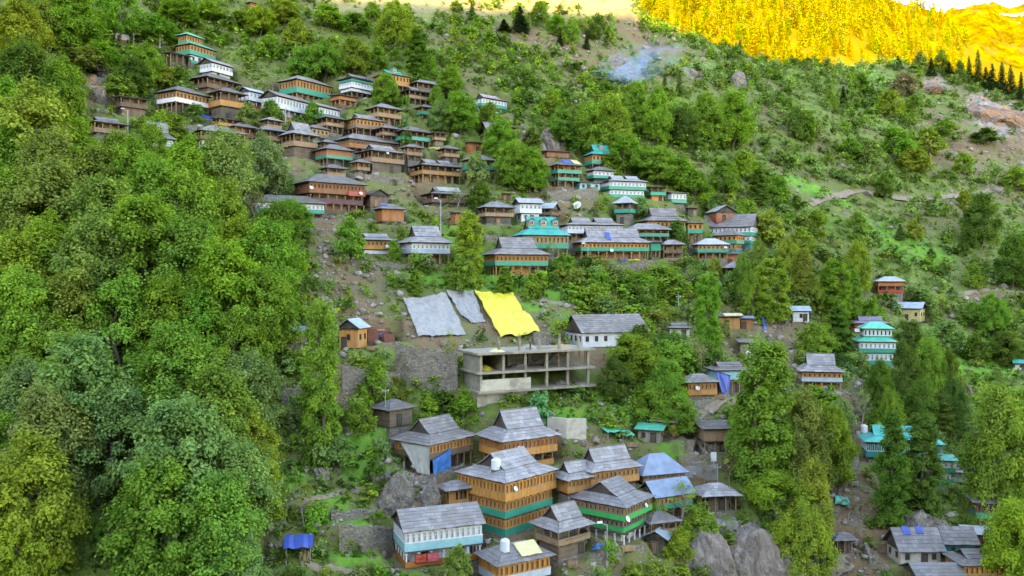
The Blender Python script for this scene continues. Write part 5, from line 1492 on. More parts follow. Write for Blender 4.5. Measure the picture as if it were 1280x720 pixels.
# ------------------------------------------------------------------ walls, steps, paths, rocks, cloths, tanks, poles, people
HS = {q['short']: q for q in HOUSES if q['short']}
def hw(q, lx, ly, z):
    c, s = math.cos(q['rz']), math.sin(q['rz'])
    return (q['cx'] + lx * c - ly * s, q['cy'] + lx * s + ly * c, q['z'] + z)
ITEMS = []

def wall_run(label, pts, h, mat='s', name='stone_wall', cat='wall', th=.6, cap=None):
    P = [hit(*p) for p in pts]
    # refine the run so that it follows the ground
    R_ = []
    for a, b in zip(P, P[1:]):
        n = max(1, int(math.dist(a[:2], b[:2]) / 1.6))
        for i in range(n):
            t = i / n; x, y = a[0] + (b[0] - a[0]) * t, a[1] + (b[1] - a[1]) * t
            R_.append((x, y, a[2] + (b[2] - a[2]) * t))
    R_.append(P[-1])
    c = R_[len(R_) // 2]
    mb = MB()
    for i, (a, b) in enumerate(zip(R_, R_[1:])):
        d = Vector((b[0] - a[0], b[1] - a[1], 0)).normalized(); n = Vector((-d.y, d.x, 0))
        if n.y < 0: n = -n
        j = RND.uniform(-.08, .08) if mat in 'si' else 0
        A, B = Vector(a) - Vector(c), Vector(b) - Vector(c)
        lo = Vector((0, 0, -2.0)); hi = Vector((0, 0, h + j)); e = d * .004
        mb.hexa([A + lo + e - n * .12, B + lo - e - n * .12, B + lo + n * th, A + lo + n * th, A + hi + e + n * .05, B + hi - e + n * .05, B + hi + n * th, A + hi + n * th])
        if mat in 'si':
            for _ in range(3):
                t = RND.random(); q = A + (B - A) * t + n * th * RND.uniform(.3, .7) + Vector((0, 0, h + j))
                r = RND.uniform(.12, .3); mb.box(q.x - r, q.x + r, q.y - r * .8, q.y + r * .8, q.z - .1, q.z + r * .7)
    return tag(mb.put(name, [M[mat]], None, c), label, cat)

wall_run('low stone wall edging the terrace under the tarp draped house', [(486, 606), (520, 606), (548, 600), (580, 590)], .9)
wall_run('tall pale plastered retaining wall behind the tallest slate roof', [(684, 546), (708, 549), (733, 549)], 3.1, 'C', 'retaining_wall')
wall_run('long dry stone wall above the lawn at bottom left', [(424, 690), (455, 692), (492, 692)], 3.2)
wall_run('shorter dry stone wall beside the grey boulder above the lawn', [(414, 652), (440, 650), (470, 650)], 1.1)
wall_run('tall grey stone retaining wall left of the concrete frame building', [(494, 478), (520, 484), (545, 488), (572, 490)], 6.0, 's', 'retaining_wall')
wall_run('dark stone terrace wall hidden behind the slender tree', [(428, 492), (470, 498), (500, 498)], 4.0)
wall_run('short grey stone wall left of the slender tree', [(352, 506), (386, 503)], 2.2)
wall_run('stone terrace wall under the orange gallery cabin', [(846, 520), (878, 512), (912, 504)], 1.6)
wall_run('stone terrace wall under the two railed house with roof tarps', [(684, 252), (712, 251), (748, 246)], 2.4)
wall_run('long rough stone wall under the hooded slate house', [(420, 224), (456, 226), (505, 230)], 1.5)
wall_run('stone wall under the white banded post house', [(158, 186), (200, 174), (246, 168)], 2.2)
wall_run('low stone wall below the orange house with white base panel', [(440, 334), (480, 334), (520, 340)], 1.0)
wall_run('stone wall below the grand teal roofed house', [(590, 304), (620, 302), (642, 304)], 1.4)
wall_run('brown stone wall below the long orange plank house', [(740, 342), (780, 340), (815, 336)], 1.6)
wall_run('curved stone wall beside the steps above the paved yard', [(868, 556), (880, 574), (898, 584), (912, 590)], .9)
wall_run('low stone wall in front of the blue ground tarp', [(752, 698), (775, 697), (806, 692)], .8)
wall_run('tumbled pale stone wall beside the stone house at bottom right', [(1085, 690), (1092, 708), (1112, 722)], 1.2)
wall_run('stone wall along the left side of the long stair path', [(1050, 560), (1054, 610), (1046, 660)], .8)
wall_run('grey stone wall under the white banded house by the stairs', [(996, 500), (1022, 498), (1056, 496)], .9)

wall_run('rough stone wall behind the roof slab beside the white hall', [(668, 432), (684, 431), (698, 430)], 2.2)

def stairs(label, pts, wid, mat='s', step=.36, name='stone_stairs'):
    P = [Vector(hit(*p)) for p in pts]; c = P[0].copy(); mb = MB(); acc = []
    for a, b in zip(P, P[1:]):
        n = max(1, int((b - a).length / step))
        for i in range(n):
            q = a + (b - a) * (i / n); acc.append((q, (b - a)))
    for q, d in acc:
        d2 = Vector((d.x, d.y, 0))
        d2 = d2.normalized() if d2.length > .01 else Vector((0, 1, 0))
        s = Vector((-d2.y, d2.x, 0)) * (wid / 2 * RND.uniform(.88, 1.1)); e = d2 * .23
        z = zat(q.x, q.y) + .16; o = Vector((q.x, q.y, z)) - c
        dn = Vector((0, 0, -.7)); j = RND.uniform(-.015, .015)
        o.z += j
        mb.hexa([o - s - e + dn, o + s - e + dn, o + s + e + dn, o - s + e + dn, o - s - e, o + s - e, o + s + e, o - s + e])
    return tag(mb.put(name, [M[mat]], None, c), label, 'stairs')
M['step'] = m_noise('step_stone', (.22, .175, .14), (.11, .085, .065), 2.0, (.13, .12, .05), .5)
stairs('long worn stone stair path climbing beside the turquoise house', [(1046, 735), (1056, 704), (1068, 676), (1064, 650), (1071, 628), (1065, 600), (1070, 570), (1062, 545), (1066, 520), (1073, 498), (1066, 476)], 1.5, 'step', .5)
stairs('stone steps climbing left of the curved balcony house', [(866, 584), (858, 566), (862, 548), (868, 530)], 2.2, 'step', .45)
stairs('straight stone steps rising to the white metal roofed hut', [(958, 432), (974, 414), (986, 402)], 1.5, 'step', .5)
stairs('stone steps between the sagging slate house and the bottom edge', [(732, 726), (742, 704), (748, 694)], 1.8, 'step', .45)
stairs('stone steps left of the white banded house by the stairs', [(990, 500), (986, 474), (988, 452), (992, 440)], 1.3, 'step', .5)

def ribbon(name, label, pts, wid, mat):
    P = [Vector(hit(*p)) for p in pts]; V, Fc = [], []
    path = []
    for a, b in zip(P, P[1:]):
        n = max(1, int((b - a).length / 1.0))
        path += [a + (b - a) * (i / n) for i in range(n)]
    path.append(P[-1])
    for i, q in enumerate(path):
        d = (path[min(i + 1, len(path) - 1)] - path[max(i - 1, 0)]); d = Vector((d.x, d.y, 0)).normalized(); n = Vector((-d.y, d.x, 0))
        w_ = wid * RND.uniform(.8, 1.15) / 2
        for t in (-1, -.35, .35, 1):
            x, y = q.x + n.x * w_ * t, q.y + n.y * w_ * t
            V.append((x, y, max(zat(x, y), zat(q.x, q.y) - .5) + (.22 if abs(t) < .9 else .02)))
    for i in range(len(path) - 1):
        for k in range(3):
            a = i * 4 + k; Fc.append((a, a + 1, a + 5, a + 4))
    return tag(put(name, np_mesh(name, V, Fc, [M[mat]], None, True)), label, None, None, 'structure')
M['trail'] = m_noise('trail_dust', (.25, .19, .145), (.17, .125, .09), 1.5)
M['paving'] = m_noise('paving_grey', (.23, .215, .215), (.18, .168, .17), 2.0)
ribbon('path', 'pale footpath cut across the right hillside', [(1012, 256), (1040, 247), (1072, 239), (1098, 243), (1125, 249), (1170, 250), (1210, 243), (1262, 237), (1300, 234)], 2.6, 'trail')
ribbon('path', 'pale footpath curving under the orange gallery cabin', [(940, 500), (915, 504), (893, 509), (876, 517), (868, 528)], 1.3, 'trail')
ribbon('path', 'dusty footpath on the far right terraces', [(1195, 372), (1230, 362), (1262, 364), (1300, 372)], 1.6, 'trail')
ribbon('path', 'footpath passing over the bottom left grass', [(352, 636), (395, 622), (430, 614), (470, 606)], .9, 'trail')
ribbon('path', 'stony footpath along the bottom left field', [(376, 704), (400, 712), (440, 718), (500, 724)], .8, 'trail')
ribbon('path', 'dirt path leaving the stairs at the bottom', [(1062, 700), (1040, 716), (1024, 735)], 2.4, 'trail')
ribbon('path', 'dusty track above the concrete frame building', [(640, 372), (680, 376), (720, 384), (770, 396), (820, 402)], 1.4, 'trail')

def boulder(label, px, py, wpx, hpx, seed, name='boulder', mat='rock', planes=16, cat='boulder'):
    rng = np.random.default_rng(seed)
    import bmesh
    bm = bmesh.new(); bmesh.ops.create_icosphere(bm, subdivisions=5, radius=1.0)
    d = np.array([v.co[:] for v in bm.verts])
    n = unit(rng.normal(size=(planes, 3))); k = rng.uniform(.55, .95, planes)
    dots = d @ n.T
    r = np.min(np.where(dots > .05, k / np.maximum(dots, .05), 9), axis=1).clip(.3, 1.15)
    x, y, z = hit(px, py); s = y / F
    W2, H2 = wpx * s / 2, hpx * s
    co = d * r[:, None]
    nz = fbm(co[:, 0] * 2.2 + seed, co[:, 1] * 2.2 + co[:, 2] * 1.7, 4, seed) * .14 + fbm(co[:, 0] * 7 + seed, co[:, 2] * 7 + co[:, 1] * 3, 3, seed + 1) * .07 - .10 * np.abs(fbm(d[:, 0] * 3.1 + d[:, 1] * 2.0 + seed, d[:, 2] * 1.1 + seed, 4, seed + 3))
    co = co * (1 + nz)[:, None] * [W2 * 1.25, W2 * 1.1, H2 * .95]
    for v, c in zip(bm.verts, co): v.co = c
    me_ = bpy.data.meshes.new(name); bm.to_mesh(me_); bm.free(); me_.materials.append(M[mat])
    return tag(put(name, me_, None, (x, y + W2 * .5, z + H2 * .18), rng.random() * 6), label, cat)
M['cliff'] = m_rock('cliff_rock', (.32, .26, .23), (.115, .09, .085), (.22, .165, .15), (1.3, 1.3, .55), .40)
for i, (l, px, py, w_, h_) in enumerate([
    ('tall pointed grey boulder above the white and light blue house', 489, 640, 40, 40), ('blocky grey boulder between the pointed boulder and the small orange shed', 536, 640, 30, 34),
    ('dark weathered rock hump left of the tarp draped house terrace', 470, 608, 28, 24), ('grey boulder alone in the bottom left grass', 402, 606, 22, 22),
    ('small pale stone block beside the bottom left path', 373, 642, 9, 10), ('small pale stone in the grass below the slender tree', 420, 592, 8, 6), ('pale pointed boulder below the ruined stone shed', 124, 128, 20, 24),
    ('grey rock among trees under the small roofed shack', 1208, 512, 34, 30), ('broken rock face left of the flat metal roofed shed', 1150, 672, 44, 26), ('leaning rock beside the conifer foot', 1172, 664, 26, 18),
    ('steep pink grey rock beside the low brown hut', 690, 196, 22, 34), ('dark rock knob under the smoke', 868, 96, 16, 12), ('pale rock outcrop right of the smoke', 926, 110, 18, 18), ('rust coloured rock step under the crest conifers', 1168, 116, 22, 14),
    ('broad violet grey rock face at the right edge', 1240, 150, 50, 26), ('tawny rock ledge at the far right edge', 1275, 158, 34, 22), ('dark boulder on the slope above the footpath', 1245, 240, 14, 8),
    ('grey boulder beside the bright terrace field', 1085, 246, 14, 9), ('pale grey rock beside the path at the upper left', 152, 34, 9, 7)]):
    boulder(l, px, py, w_, h_, 500 + i, mat='rustrock' if ('violet' in l or 'tawny' in l or 'rust' in l) else 'rock')
boulder('great striped cliff face at the bottom below the cliff top stone hut', 948, 735, 112, 92, 610, 'cliff_rock', 'cliff', 40, 'cliff')
boulder('brown cliff shoulder left of the striped cliff face', 888, 728, 78, 70, 611, 'cliff_rock', 'cliff', 20, 'cliff')
boulder('low cliff foot right of the striped cliff face', 1002, 735, 54, 56, 612, 'cliff_rock', 'cliff', 18, 'cliff')

# sheets and cloths
def cloth(name, label, cat, P, mat, n=14, wr=.12, drape=0.0, sag=0.0, seed=1, cr_=.8, bulge=(0, 0, 0)):
    """P: four 3D corners, in turn; a sheet of real thickness with folds"""
    P = [Vector(p) for p in P]; c = (P[0] + P[1] + P[2] + P[3]) / 4
    nrm = (P[1] - P[0]).cross(P[3] - P[0]).normalized()
    if nrm.y > 0: nrm = -nrm
    g = np.zeros((n + 1, n + 1, 3))
    for i in range(n + 1):
        for j in range(n + 1):
            u, v = i / n, j / n
            q = Vector(bil(*P, u, v))
            if drape: q.z = .65 * (zat(q.x, q.y) + drape) + .35 * q.z + .1
            k = 4 * u * (1 - u); kv = 4 * v * (1 - v)
            q = q + Vector((0, 0, -sag * k * (1 - v * .5))) + nrm * (wr * float(fbm(np.array([u * 5 + seed]), np.array([v * 5]), 3, seed)[0])) + nrm * (wr * cr_ * math.sin(u * 21 + v * 6 * math.sin(seed + u * 4))) * (.25 + .75 * v) + nrm * (wr * .35 * float(fbm(np.array([u * 17 + seed]), np.array([v * 13]), 2, seed + 9)[0]))
            q = q + Vector(bulge) * (k * kv)
            g[i, j] = q - c
    g2 = g + np.array(nrm * -.03)
    V = np.concatenate([g.reshape(-1, 3), g2.reshape(-1, 3)]); N1 = (n + 1) ** 2
    i = np.arange(N1).reshape(n + 1, n + 1)
    f = np.stack([i[:-1, :-1].ravel(), i[1:, :-1].ravel(), i[1:, 1:].ravel(), i[:-1, 1:].ravel()], 1)
    fs = [f, f[:, ::-1] + N1]
    for e in (i[0], i[-1], i[:, 0], i[:, -1]):
        fs.append(np.stack([e[:-1], e[1:], e[1:] + N1, e[:-1] + N1], 1))
    me_ = np_mesh(name, V, np.concatenate(fs), [M[mat]], None, True)
    return tag(put(name, me_, None, c), label, cat)

def hz(px, py, up=.35):
    x, y, z = hit(px, py); return (x, y, z + up)
cloth('grey_sheet', 'large grey plastic sheet covering the bare slope left of yellow tarp', 'tarp', [hz(504, 374), hz(557, 368), hz(583, 420), hz(523, 424)], 'tarp_g', 34, .45, .35, seed=3, cr_=.08)
cloth('grey_sheet', 'narrower wrinkled grey sheet between large grey sheet and yellow tarp', 'tarp', [hz(558, 366), hz(592, 366), hz(607, 404), hz(586, 405)], 'tarp_g', 26, .45, .35, seed=4, cr_=.1)
cloth('yellow_tarp', 'big bright yellow tarp spread on the slope above concrete frame', 'tarp', [hz(593, 368, .9), hz(641, 372, .9), hz(676, 419, .9), hz(626, 427, .9)], 'tarp_y', 34, .42, .8, seed=5, cr_=.08)
q = HS['the tarp draped wooden house']; L2, D2 = q['L'] / 2, q['D'] / 2; Hh = q['Hw']
cloth('grey_cloth', 'long off white cloth hung from the eaves at the house corner', 'cloth', [hw(q, -L2 - .55, D2 * .55, Hh - .1), hw(q, -L2 - .55, -D2 - .6, Hh - .05), hw(q, -L2 - .7, -D2 - .8, .3), hw(q, -L2 - .9, -D2 * .6, .5)], 'tarp_w', 14, .10, seed=6)
cloth('blue_tarp', 'sky blue tarp hung on the front of the tarp draped house', 'tarp', [hw(q, -L2 + .2, -D2 - .45, Hh * .56), hw(q, -L2 + 3.9, -D2 - .45, Hh * .80), hw(q, -L2 + 3.9, -D2 - .6, .4), hw(q, -L2 + .1, -D2 - .7, .2)], 'tarp_s', 14, .12, sag=.25, seed=7)
q = HS['the white banded post house']; L2, D2 = q['L'] / 2, q['D'] / 2
cloth('blue_tarp', 'deep blue tarp slung below the white banded post house', 'tarp', [hw(q, -L2 * .5, -D2 - .3, q['Hw'] * .42), hw(q, L2 + .8, -D2 - .3, q['Hw'] * .30), hw(q, L2 + .9, -D2 - 2.3, -.4), hw(q, -L2 * .1, -D2 - 2.5, -.5)], 'tarp_b', 14, .2, sag=.3, seed=8)
def roof_cloth(name, label, key, u0, u1, v0, v1, mat, seed, side=-1):
    """a cloth lying on the front slope of a house's roof (u along the eaves, v up the slope)"""
    q = HS[key]; a, b, h = q['L'] / 2 + q['o'], q['D'] / 2 + q['o'], q['rh']
    kind = q['roof'].split(':')[0]
    def zz(v):
        if kind == 'iri': return (v / .48 * .34 * h) if v < .48 else (.34 + .66 * (v - .48) / .52) * h
        return v * h
    c = [hw(q, u * a, -b * (1 - v), q['Hw'] + zz(v) + .30) for u, v in ((u0, v1), (u1, v1), (u1, v0), (u0, v0))]
    return cloth(name, label, 'tarp', c, mat, 12, .06, seed=seed)
roof_cloth('yellow_cloth', 'pale yellow cloth spread on a slate roof at the bottom edge', 'the house with yellow cloth on its roof', -.12, .62, .14, .86, 'tarp_c', 11)
roof_cloth('blue_tarp', 'blue tarp over the right end of the white upper hamlet roof', 'the white house with blue tarp on its roof', .15, 1.02, -.05, .55, 'tarp_b', 12)
roof_cloth('blue_tarp', 'small blue tarp in the middle of the long orange plank house roof', 'the long orange plank house', -.22, -.10, .1, .7, 'tarp_b', 13)
roof_cloth('yellow_tarp', 'cream tarp on the right end of the two railed roof', 'the two railed house with roof tarps', .35, .85, .1, .9, 'tarp_c', 14)
roof_cloth('blue_tarp', 'dark blue tarp beside the cream tarp on the two railed roof', 'the two railed house with roof tarps', -.35, .25, .1, .85, 'tarp_b', 15)
roof_cloth('blue_tarp', 'blue tarp piece on the slate roof of the lower right stone house', 'the stone house with blue tarp pieces', -.55, -.25, .62, .98, 'tarp_b', 16)
roof_cloth('blue_tarp', 'second blue tarp piece nearer the ridge end of that stone house', 'the stone house with blue tarp pieces', .05, .32, .66, .98, 'tarp_b', 17)
roof_cloth('cream_tarp', 'cream sheet over the shed roof below the round trees', 'the cream tarp shed', -.3, 1.0, -.1, .9, 'tarp_c', 18)
roof_cloth('blue_tarp', 'blue cloth bunched on the plank hut roof', 'the red brown plank hut', -.8, -.3, .4, .9, 'tarp_b', 19)
roof_cloth('white_sheet', 'long white sheet laid over the black slate roof', 'the dark house with white sheet', -.5, .6, .45, .95, 'tarp_g', 20)
q = HS['the blue tarp house']; L2, D2 = q['L'] / 2, q['D'] / 2
cloth('blue_tarp', 'bright blue tarp hung down the front of the slate roofed house', 'tarp', [hw(q, -L2 - .3, -D2 - .4, q['Hw']), hw(q, -L2 * .2, -D2 - .5, q['Hw'] * .8), hw(q, -L2 * .35, -D2 - 1.4, .1), hw(q, -L2 * .8, -D2 - 1.6, -.2)], 'tarp_b', 12, .16, seed=21)
cloth('blue_tarp', 'crumpled blue tarp on the ground before the green banded house', 'tarp', [hz(744, 682, .15), hz(766, 683, .15), hz(768, 690, .15), hz(738, 690, .15)], 'tarp_s', 14, .18, .12, seed=22)
cloth('yellow_tarp', 'yellow tarp on the grass below the long orange plank house', 'tarp', [hz(786, 322, .2), hz(800, 322, .2), hz(800, 327, .2), hz(785, 327, .2)], 'tarp_y', 8, .1, .15, seed=23)
cloth('blue_tarp', 'blue tarp lying left of the small yellow tarp', 'tarp', [hz(771, 323, .2), hz(784, 323, .2), hz(783, 328, .2), hz(771, 327, .2)], 'tarp_b', 8, .1, .15, seed=24)
cloth('yellow_tarp', 'yellow tarp below the small tan house by the teal rails', 'tarp', [hz(536, 180, .5), hz(552, 181, .5), hz(552, 188, .5), hz(536, 187, .5)], 'tarp_y', 8, .1, .2, seed=25)
cloth('teal_sheet', 'teal sheet over a woodpile beside the long stair path', 'sheet', [hz(1044, 626, .9), hz(1060, 628, .9), hz(1064, 637, .8), hz(1044, 636, .8)], 'tarp_t', 8, .08, .6, seed=26)
cloth('blue_sheet', 'blue sheet standing on the slope beside the stone steps', 'sheet', [hz(951, 400, 1.2), hz(955, 400, 1.2), hz(959, 413, .3), hz(955, 413, .3)], 'tarp_b', 6, .05, seed=27)
q = HS['the white and light blue house']; L2, D2 = q['L'] / 2, q['D'] / 2
for k, t in ((0, -.62), (1, -.30)):
    cloth('red_blanket', ('red and pink blanket hung over the porch rail, nearer the house corner', 'red and pink blanket hung over the porch rail, farther from the corner')[k], 'blanket',
          [hw(q, L2 * t - .75, -D2 - .22, q['Hw'] * .36), hw(q, L2 * t + .75, -D2 - .22, q['Hw'] * .36), hw(q, L2 * t + .7, -D2 - .30, q['Hw'] * .12), hw(q, L2 * t - .7, -D2 - .30, q['Hw'] * .12)], 'k' if k else 'R', 10, .06, seed=31 + k)
q = HS['the big house with red cloth']; L2, D2 = q['L'] / 2, q['D'] / 2
cloth('red_cloth', 'bright red cloth along the upper balcony of the big brown house', 'cloth', [hw(q, L2 * .35, -D2 - .25, q['Hw'] * .80), hw(q, L2 + .1, -D2 - .25, q['Hw'] * .80), hw(q, L2 + .1, -D2 - .28, q['Hw'] * .62), hw(q, L2 * .35, -D2 - .28, q['Hw'] * .62)], 'R', 10, .05, seed=33)

def small_shelter(label, px0, px1, py, hgt, mat, name, cat, post='pole', depth=2.0, tilt=.5):
    A, B = Vector(hit(px0, py)), Vector(hit(px1, py)); c = (A + B) / 2
    T = thing(name, label, cat, c, math.atan2(B.y - A.y, B.x - A.x))
    L = (B - A).length
    for sx in (-1, 1):
        for sy, hh in ((0, hgt), (depth, hgt + tilt)):
            mb = MB(); mb.beam((sx * L / 2, sy, -1.2), (sx * L / 2, sy, hh), .06); mb.put('post', [M[post]], T)
    mb = MB(); k = 6
    for i in range(k):
        x0, x1 = -L / 2 - .3 + (L + .6) * i / k, -L / 2 - .3 + (L + .6) * (i + 1) / k
        z0, z1 = .10 * math.sin(i * 2.1), .10 * math.sin((i + 1) * 2.1)
        mb.hexa([(x0, -.5, hgt + z0 - .15), (x1, -.5, hgt + z1 - .15), (x1, depth + .3, hgt + tilt + z1), (x0, depth + .3, hgt + tilt + z0),
                 (x0, -.5, hgt + z0 - .11), (x1, -.5, hgt + z1 - .11), (x1, depth + .3, hgt + tilt + .05 + z1), (x0, depth + .3, hgt + tilt + .05 + z0)])
    mb.put('cover', [M[mat]], T)
    mb = MB(); mb.box(-L / 2 - .05, L / 2 + .05, depth, depth + .1, -1, hgt + tilt - .1, 0); mb.put('back_panel', [M['d']], T)
    return T, c, L
T, c, L = small_shelter('blue tarp shelter on poles in the bottom left grass', 358, 388, 706, 2.2, 'tarp_b', 'tarp_shelter', 'shelter', 'pole', 2.2, .5)
T.location.z += .1
mb = MB()
for i in range(26):
    x = RND.uniform(.1, 1.3); y = RND.uniform(.3, 1.5); mb.beam((x, y, 0), (x + RND.uniform(-.2, .2), y + RND.uniform(-.1, .1), RND.uniform(.9, 1.5)), .07)
tag(mb.put('straw_bundle', [M['gold']], None, (c.x, c.y, c.z - .1), T.rotation_euler.z), 'bundle of pale straw under the blue tarp shelter', 'straw')
small_shelter('mint sheet lean-to left of the mint roofed grey block', 760, 778, 551, 1.6, 'mm', 'sheet_shelter', 'shelter', 'pole', 1.8, .3)
small_shelter('second lower mint sheet stall between lean-to and grey block', 779, 790, 553, 1.3, 'mm', 'sheet_shelter', 'shelter', 'pole', 1.5, .2)
small_shelter('dark blue sheet shelter on the grass below the long orange plank house', 707, 727, 347, 1.4, 'tarp_b', 'tarp_shelter', 'shelter', 'pole', 2.0, .3)

# concrete frame building
q = dict(x0=578, x1=746, ye=441, yb=512, yaw=24, ratio=3.0, zoff=0)
layout(q)
CB = thing('concrete_building', 'unfinished three slab concrete frame building without walls', 'building', (q['cx'], q['cy'], q['z']), q['rz'])
L, D = q['L'], q['D']; z1, z2, z3 = 23 * q['s'], 47 * q['s'], 71 * q['s']
mb = MB(); mb.box(-L / 2 - .2, -L / 2 + 8.5, -D / 2 + .5, D / 2, -4, z1 - .323); mb.put('base_wall', [M['C']], CB)
for z, e in ((z1, .9), (z2, .7), (z3, .7)):
    mb = MB(); mb.box(-L / 2 - .6, L / 2 + .8, -D / 2 - e, D / 2 + (1.5 if z == z3 else 0), z - .32, z, 0); mb.put('slab', [M['c']], CB)
n = 6
for lo, hi in ((z1, z2), (z2, z3)):
    for i in range(n):
        x = -L / 2 + .2 + (L - .4) * i / (n - 1)
        for y in (-D / 2 + .15, D / 2 - .3):
            mb = MB(); mb.box(x - .21, x + .21, y - .21, y + .21, lo + .003, hi - .323); mb.put('column', [M['c']], CB)
    mb = MB(); mb.box(-L / 2, L / 2, D / 2 - .1, D / 2 + .1, lo, hi - .33); mb.put('back_wall', [M['s']], CB)
    mb = MB(); mb.box(-L / 2 - .02, -L / 2 + .12, -D / 2 + .35, D / 2 - .5, lo + .005, hi - .325); mb.put('end_wall', [M['c']], CB)
mb = MB(); mb.box(-L / 2 + 3.9, -L / 2 + 4.05, -D / 2 + .4, D / 2 - .5, z2 + .005, z3 - .325); mb.put('partition_wall', [M['c']], CB)
mb = MB(); mb.box(-L / 2 - .1, -L / 2 + 8.6, -D / 2 - .45, -D / 2 - .33, z1 + .003, z1 + 1.75); mb.put('pale_panel', [M['C']], CB)
for i in range(9):
    mb = MB(); x = L / 2 - .5 - i * .62; mb.beam((x, -D / 2 + .55 + .6 * (i % 2), z2 + .02), (x + RND.uniform(-.05, .05), -D / 2 + .55 + .6 * (i % 2), z3 - .33), .05); mb.put('timber_prop', [M['n']], CB)
mb = MB()
for k in range(10):
    x = L / 2 - 6.5 + k * .36; mb.box(x, x + .36, .2, 1.5, z2 + .01 + k * .27, z2 + .2 + k * .27)
mb.put('stair_flight', [M['c']], CB)
for i in range(5):
    x = -L / 2 + 3.6 + i * (L - 5.2) / 4
    mb = MB(); mb.box(x - .17, x + .17, -D / 2 + .6, -D / 2 + .94, z3 + .003, z3 + 1.7)
    for sx in (-.12, .12):
        mb.box(x + sx - .02, x + sx + .02, -D / 2 + .65, -D / 2 + .69, z3 + 1.7, z3 + 2.4); mb.box(x + sx - .02, x + sx + .02, -D / 2 + .85, -D / 2 + .89, z3 + 1.7, z3 + 2.4)
    mb.put('starter_column', [M['c']], CB)
QB = q
def heap(name, label, cat, p, r, h, mat, seed):
    rng = np.random.default_rng(seed); n = 14; V = [(0, 0, h)]; Fc = []
    mb = MB(); rings = [[(r * f * math.cos(6.2832 * i / n) * rng.uniform(.8, 1.2), r * f * math.sin(6.2832 * i / n) * rng.uniform(.8, 1.2), h * (1 - f ** 1.5) * rng.uniform(.8, 1.1) - (.05 if f == 1 else 0)) for i in range(n)] for f in (.3, .65, 1.0)]
    for i in range(n):
        j = (i + 1) % n
        mb.face([(0, 0, h), rings[0][i], rings[0][j]]); mb.face([rings[0][i], rings[1][i], rings[1][j], rings[0][j]]); mb.face([rings[1][i], rings[2][i], rings[2][j], rings[1][j]])
    return tag(mb.put(name, [M[mat]], None, p), label, cat)
heap('sand_heap', 'yellow heap on the middle floor in the first bay', 'heap', hw(q, -L / 2 + 2.0, -.4, z2 + .01), 1.6, .8, 'tarp_y', 1)
heap('rubble_heap', 'low heap of rubble on the roof slab in the middle', 'heap', hw(q, .5, .8, z3 + .01), 1.8, .7, 'rubble', 2)
heap('sand_heap', 'pale yellow heap near the left end of the roof slab', 'heap', hw(q, -L / 2 + 3.4, -D / 2 + 1.2, z3 + .01), 1.3, .5, 'tarp_c', 3)
heap('rubble_heap', 'heap of stones on the middle floor in the third bay', 'heap', hw(q, -1.5, 0, z2 + .01), 1.8, .6, 'rubble', 4)
heap('rubble_heap', 'heap of broken stone on the lowest floor at the right', 'heap', hw(q, L / 2 - 4, 0, z1 + .01), 1.6, .6, 'rubble', 5)
heap('plank_heap', 'stack of planks on the roof slab at the right end', 'heap', hw(q, L / 2 - 3.4, 0, z3 + .01), 1.6, .6, 'y', 6)
def woodpile(label, px, py, n=22, L=1.6):
    p = hit(px, py); mb = MB(); rz = RND.uniform(-.4, .4)
    for i in range(n):
        r, c_ = divmod(i, 7); z = .07 + r * .15; y = -.5 + c_ * .16 + (r % 2) * .07
        mb.beam((-L / 2 + RND.uniform(-.1, .1), y, z), (L / 2 + RND.uniform(-.1, .1), y + RND.uniform(-.04, .04), z), .075)
    tag(mb.put('woodpile', [M['n']], None, (p[0], p[1], p[2] + .05), rz + 1.57 * (RND.random() > .5)), label, 'woodpile')
for l, x_, y_ in (('woodpile beside the small blue roofed shed', 846, 692), ('woodpile at the foot of the sagging slate house', 716, 708), ('woodpile on the terrace right of the blue ground tarp', 784, 688), ('woodpile beside the dark log hut', 524, 534),
                  ('woodpile beside the mint roofed grey block', 790, 558), ('woodpile left of the dark shed by the path', 1032, 694), ('woodpile under the curved balcony house', 888, 572), ('woodpile beside the small orange shed', 592, 640),
                  ('woodpile before the orange plank cabin', 462, 438), ('woodpile beside the orange gallery cabin', 900, 498)):
    woodpile(l, x_, y_)
# brick room
q = QBR
BRK = thing('brick_room', 'unroofed red brick room beside the bare rubble slope', 'building', (q['cx'], q['cy'], q['z']), q['rz'])
L, D, Hh = q['L'], q['D'], q['Hw']
for nm, x0, x1, y0, y1, h_ in (('wall', -L / 2, -.5, -D / 2, -D / 2 + .25, Hh * .85), ('wall', .5, L / 2, -D / 2, -D / 2 + .25, Hh * .6), ('wall', -L / 2, -L / 2 + .25, -D / 2 + .26, D / 2, Hh), ('wall', L / 2 - .25, L / 2, -D / 2 + .26, D / 2, Hh * .7), ('wall', -L / 2 + .26, L / 2 - .26, D / 2 - .25, D / 2, Hh)):
    mb = MB(); mb.box(x0, x1, y0, y1, -1.5, h_); mb.put(nm, [M['i']], BRK)
mb = MB(); mb.box(-.6, .6, -D / 2 - .02, -D / 2 + .27, Hh * .86, Hh * .95); mb.put('lintel', [M['c']], BRK)

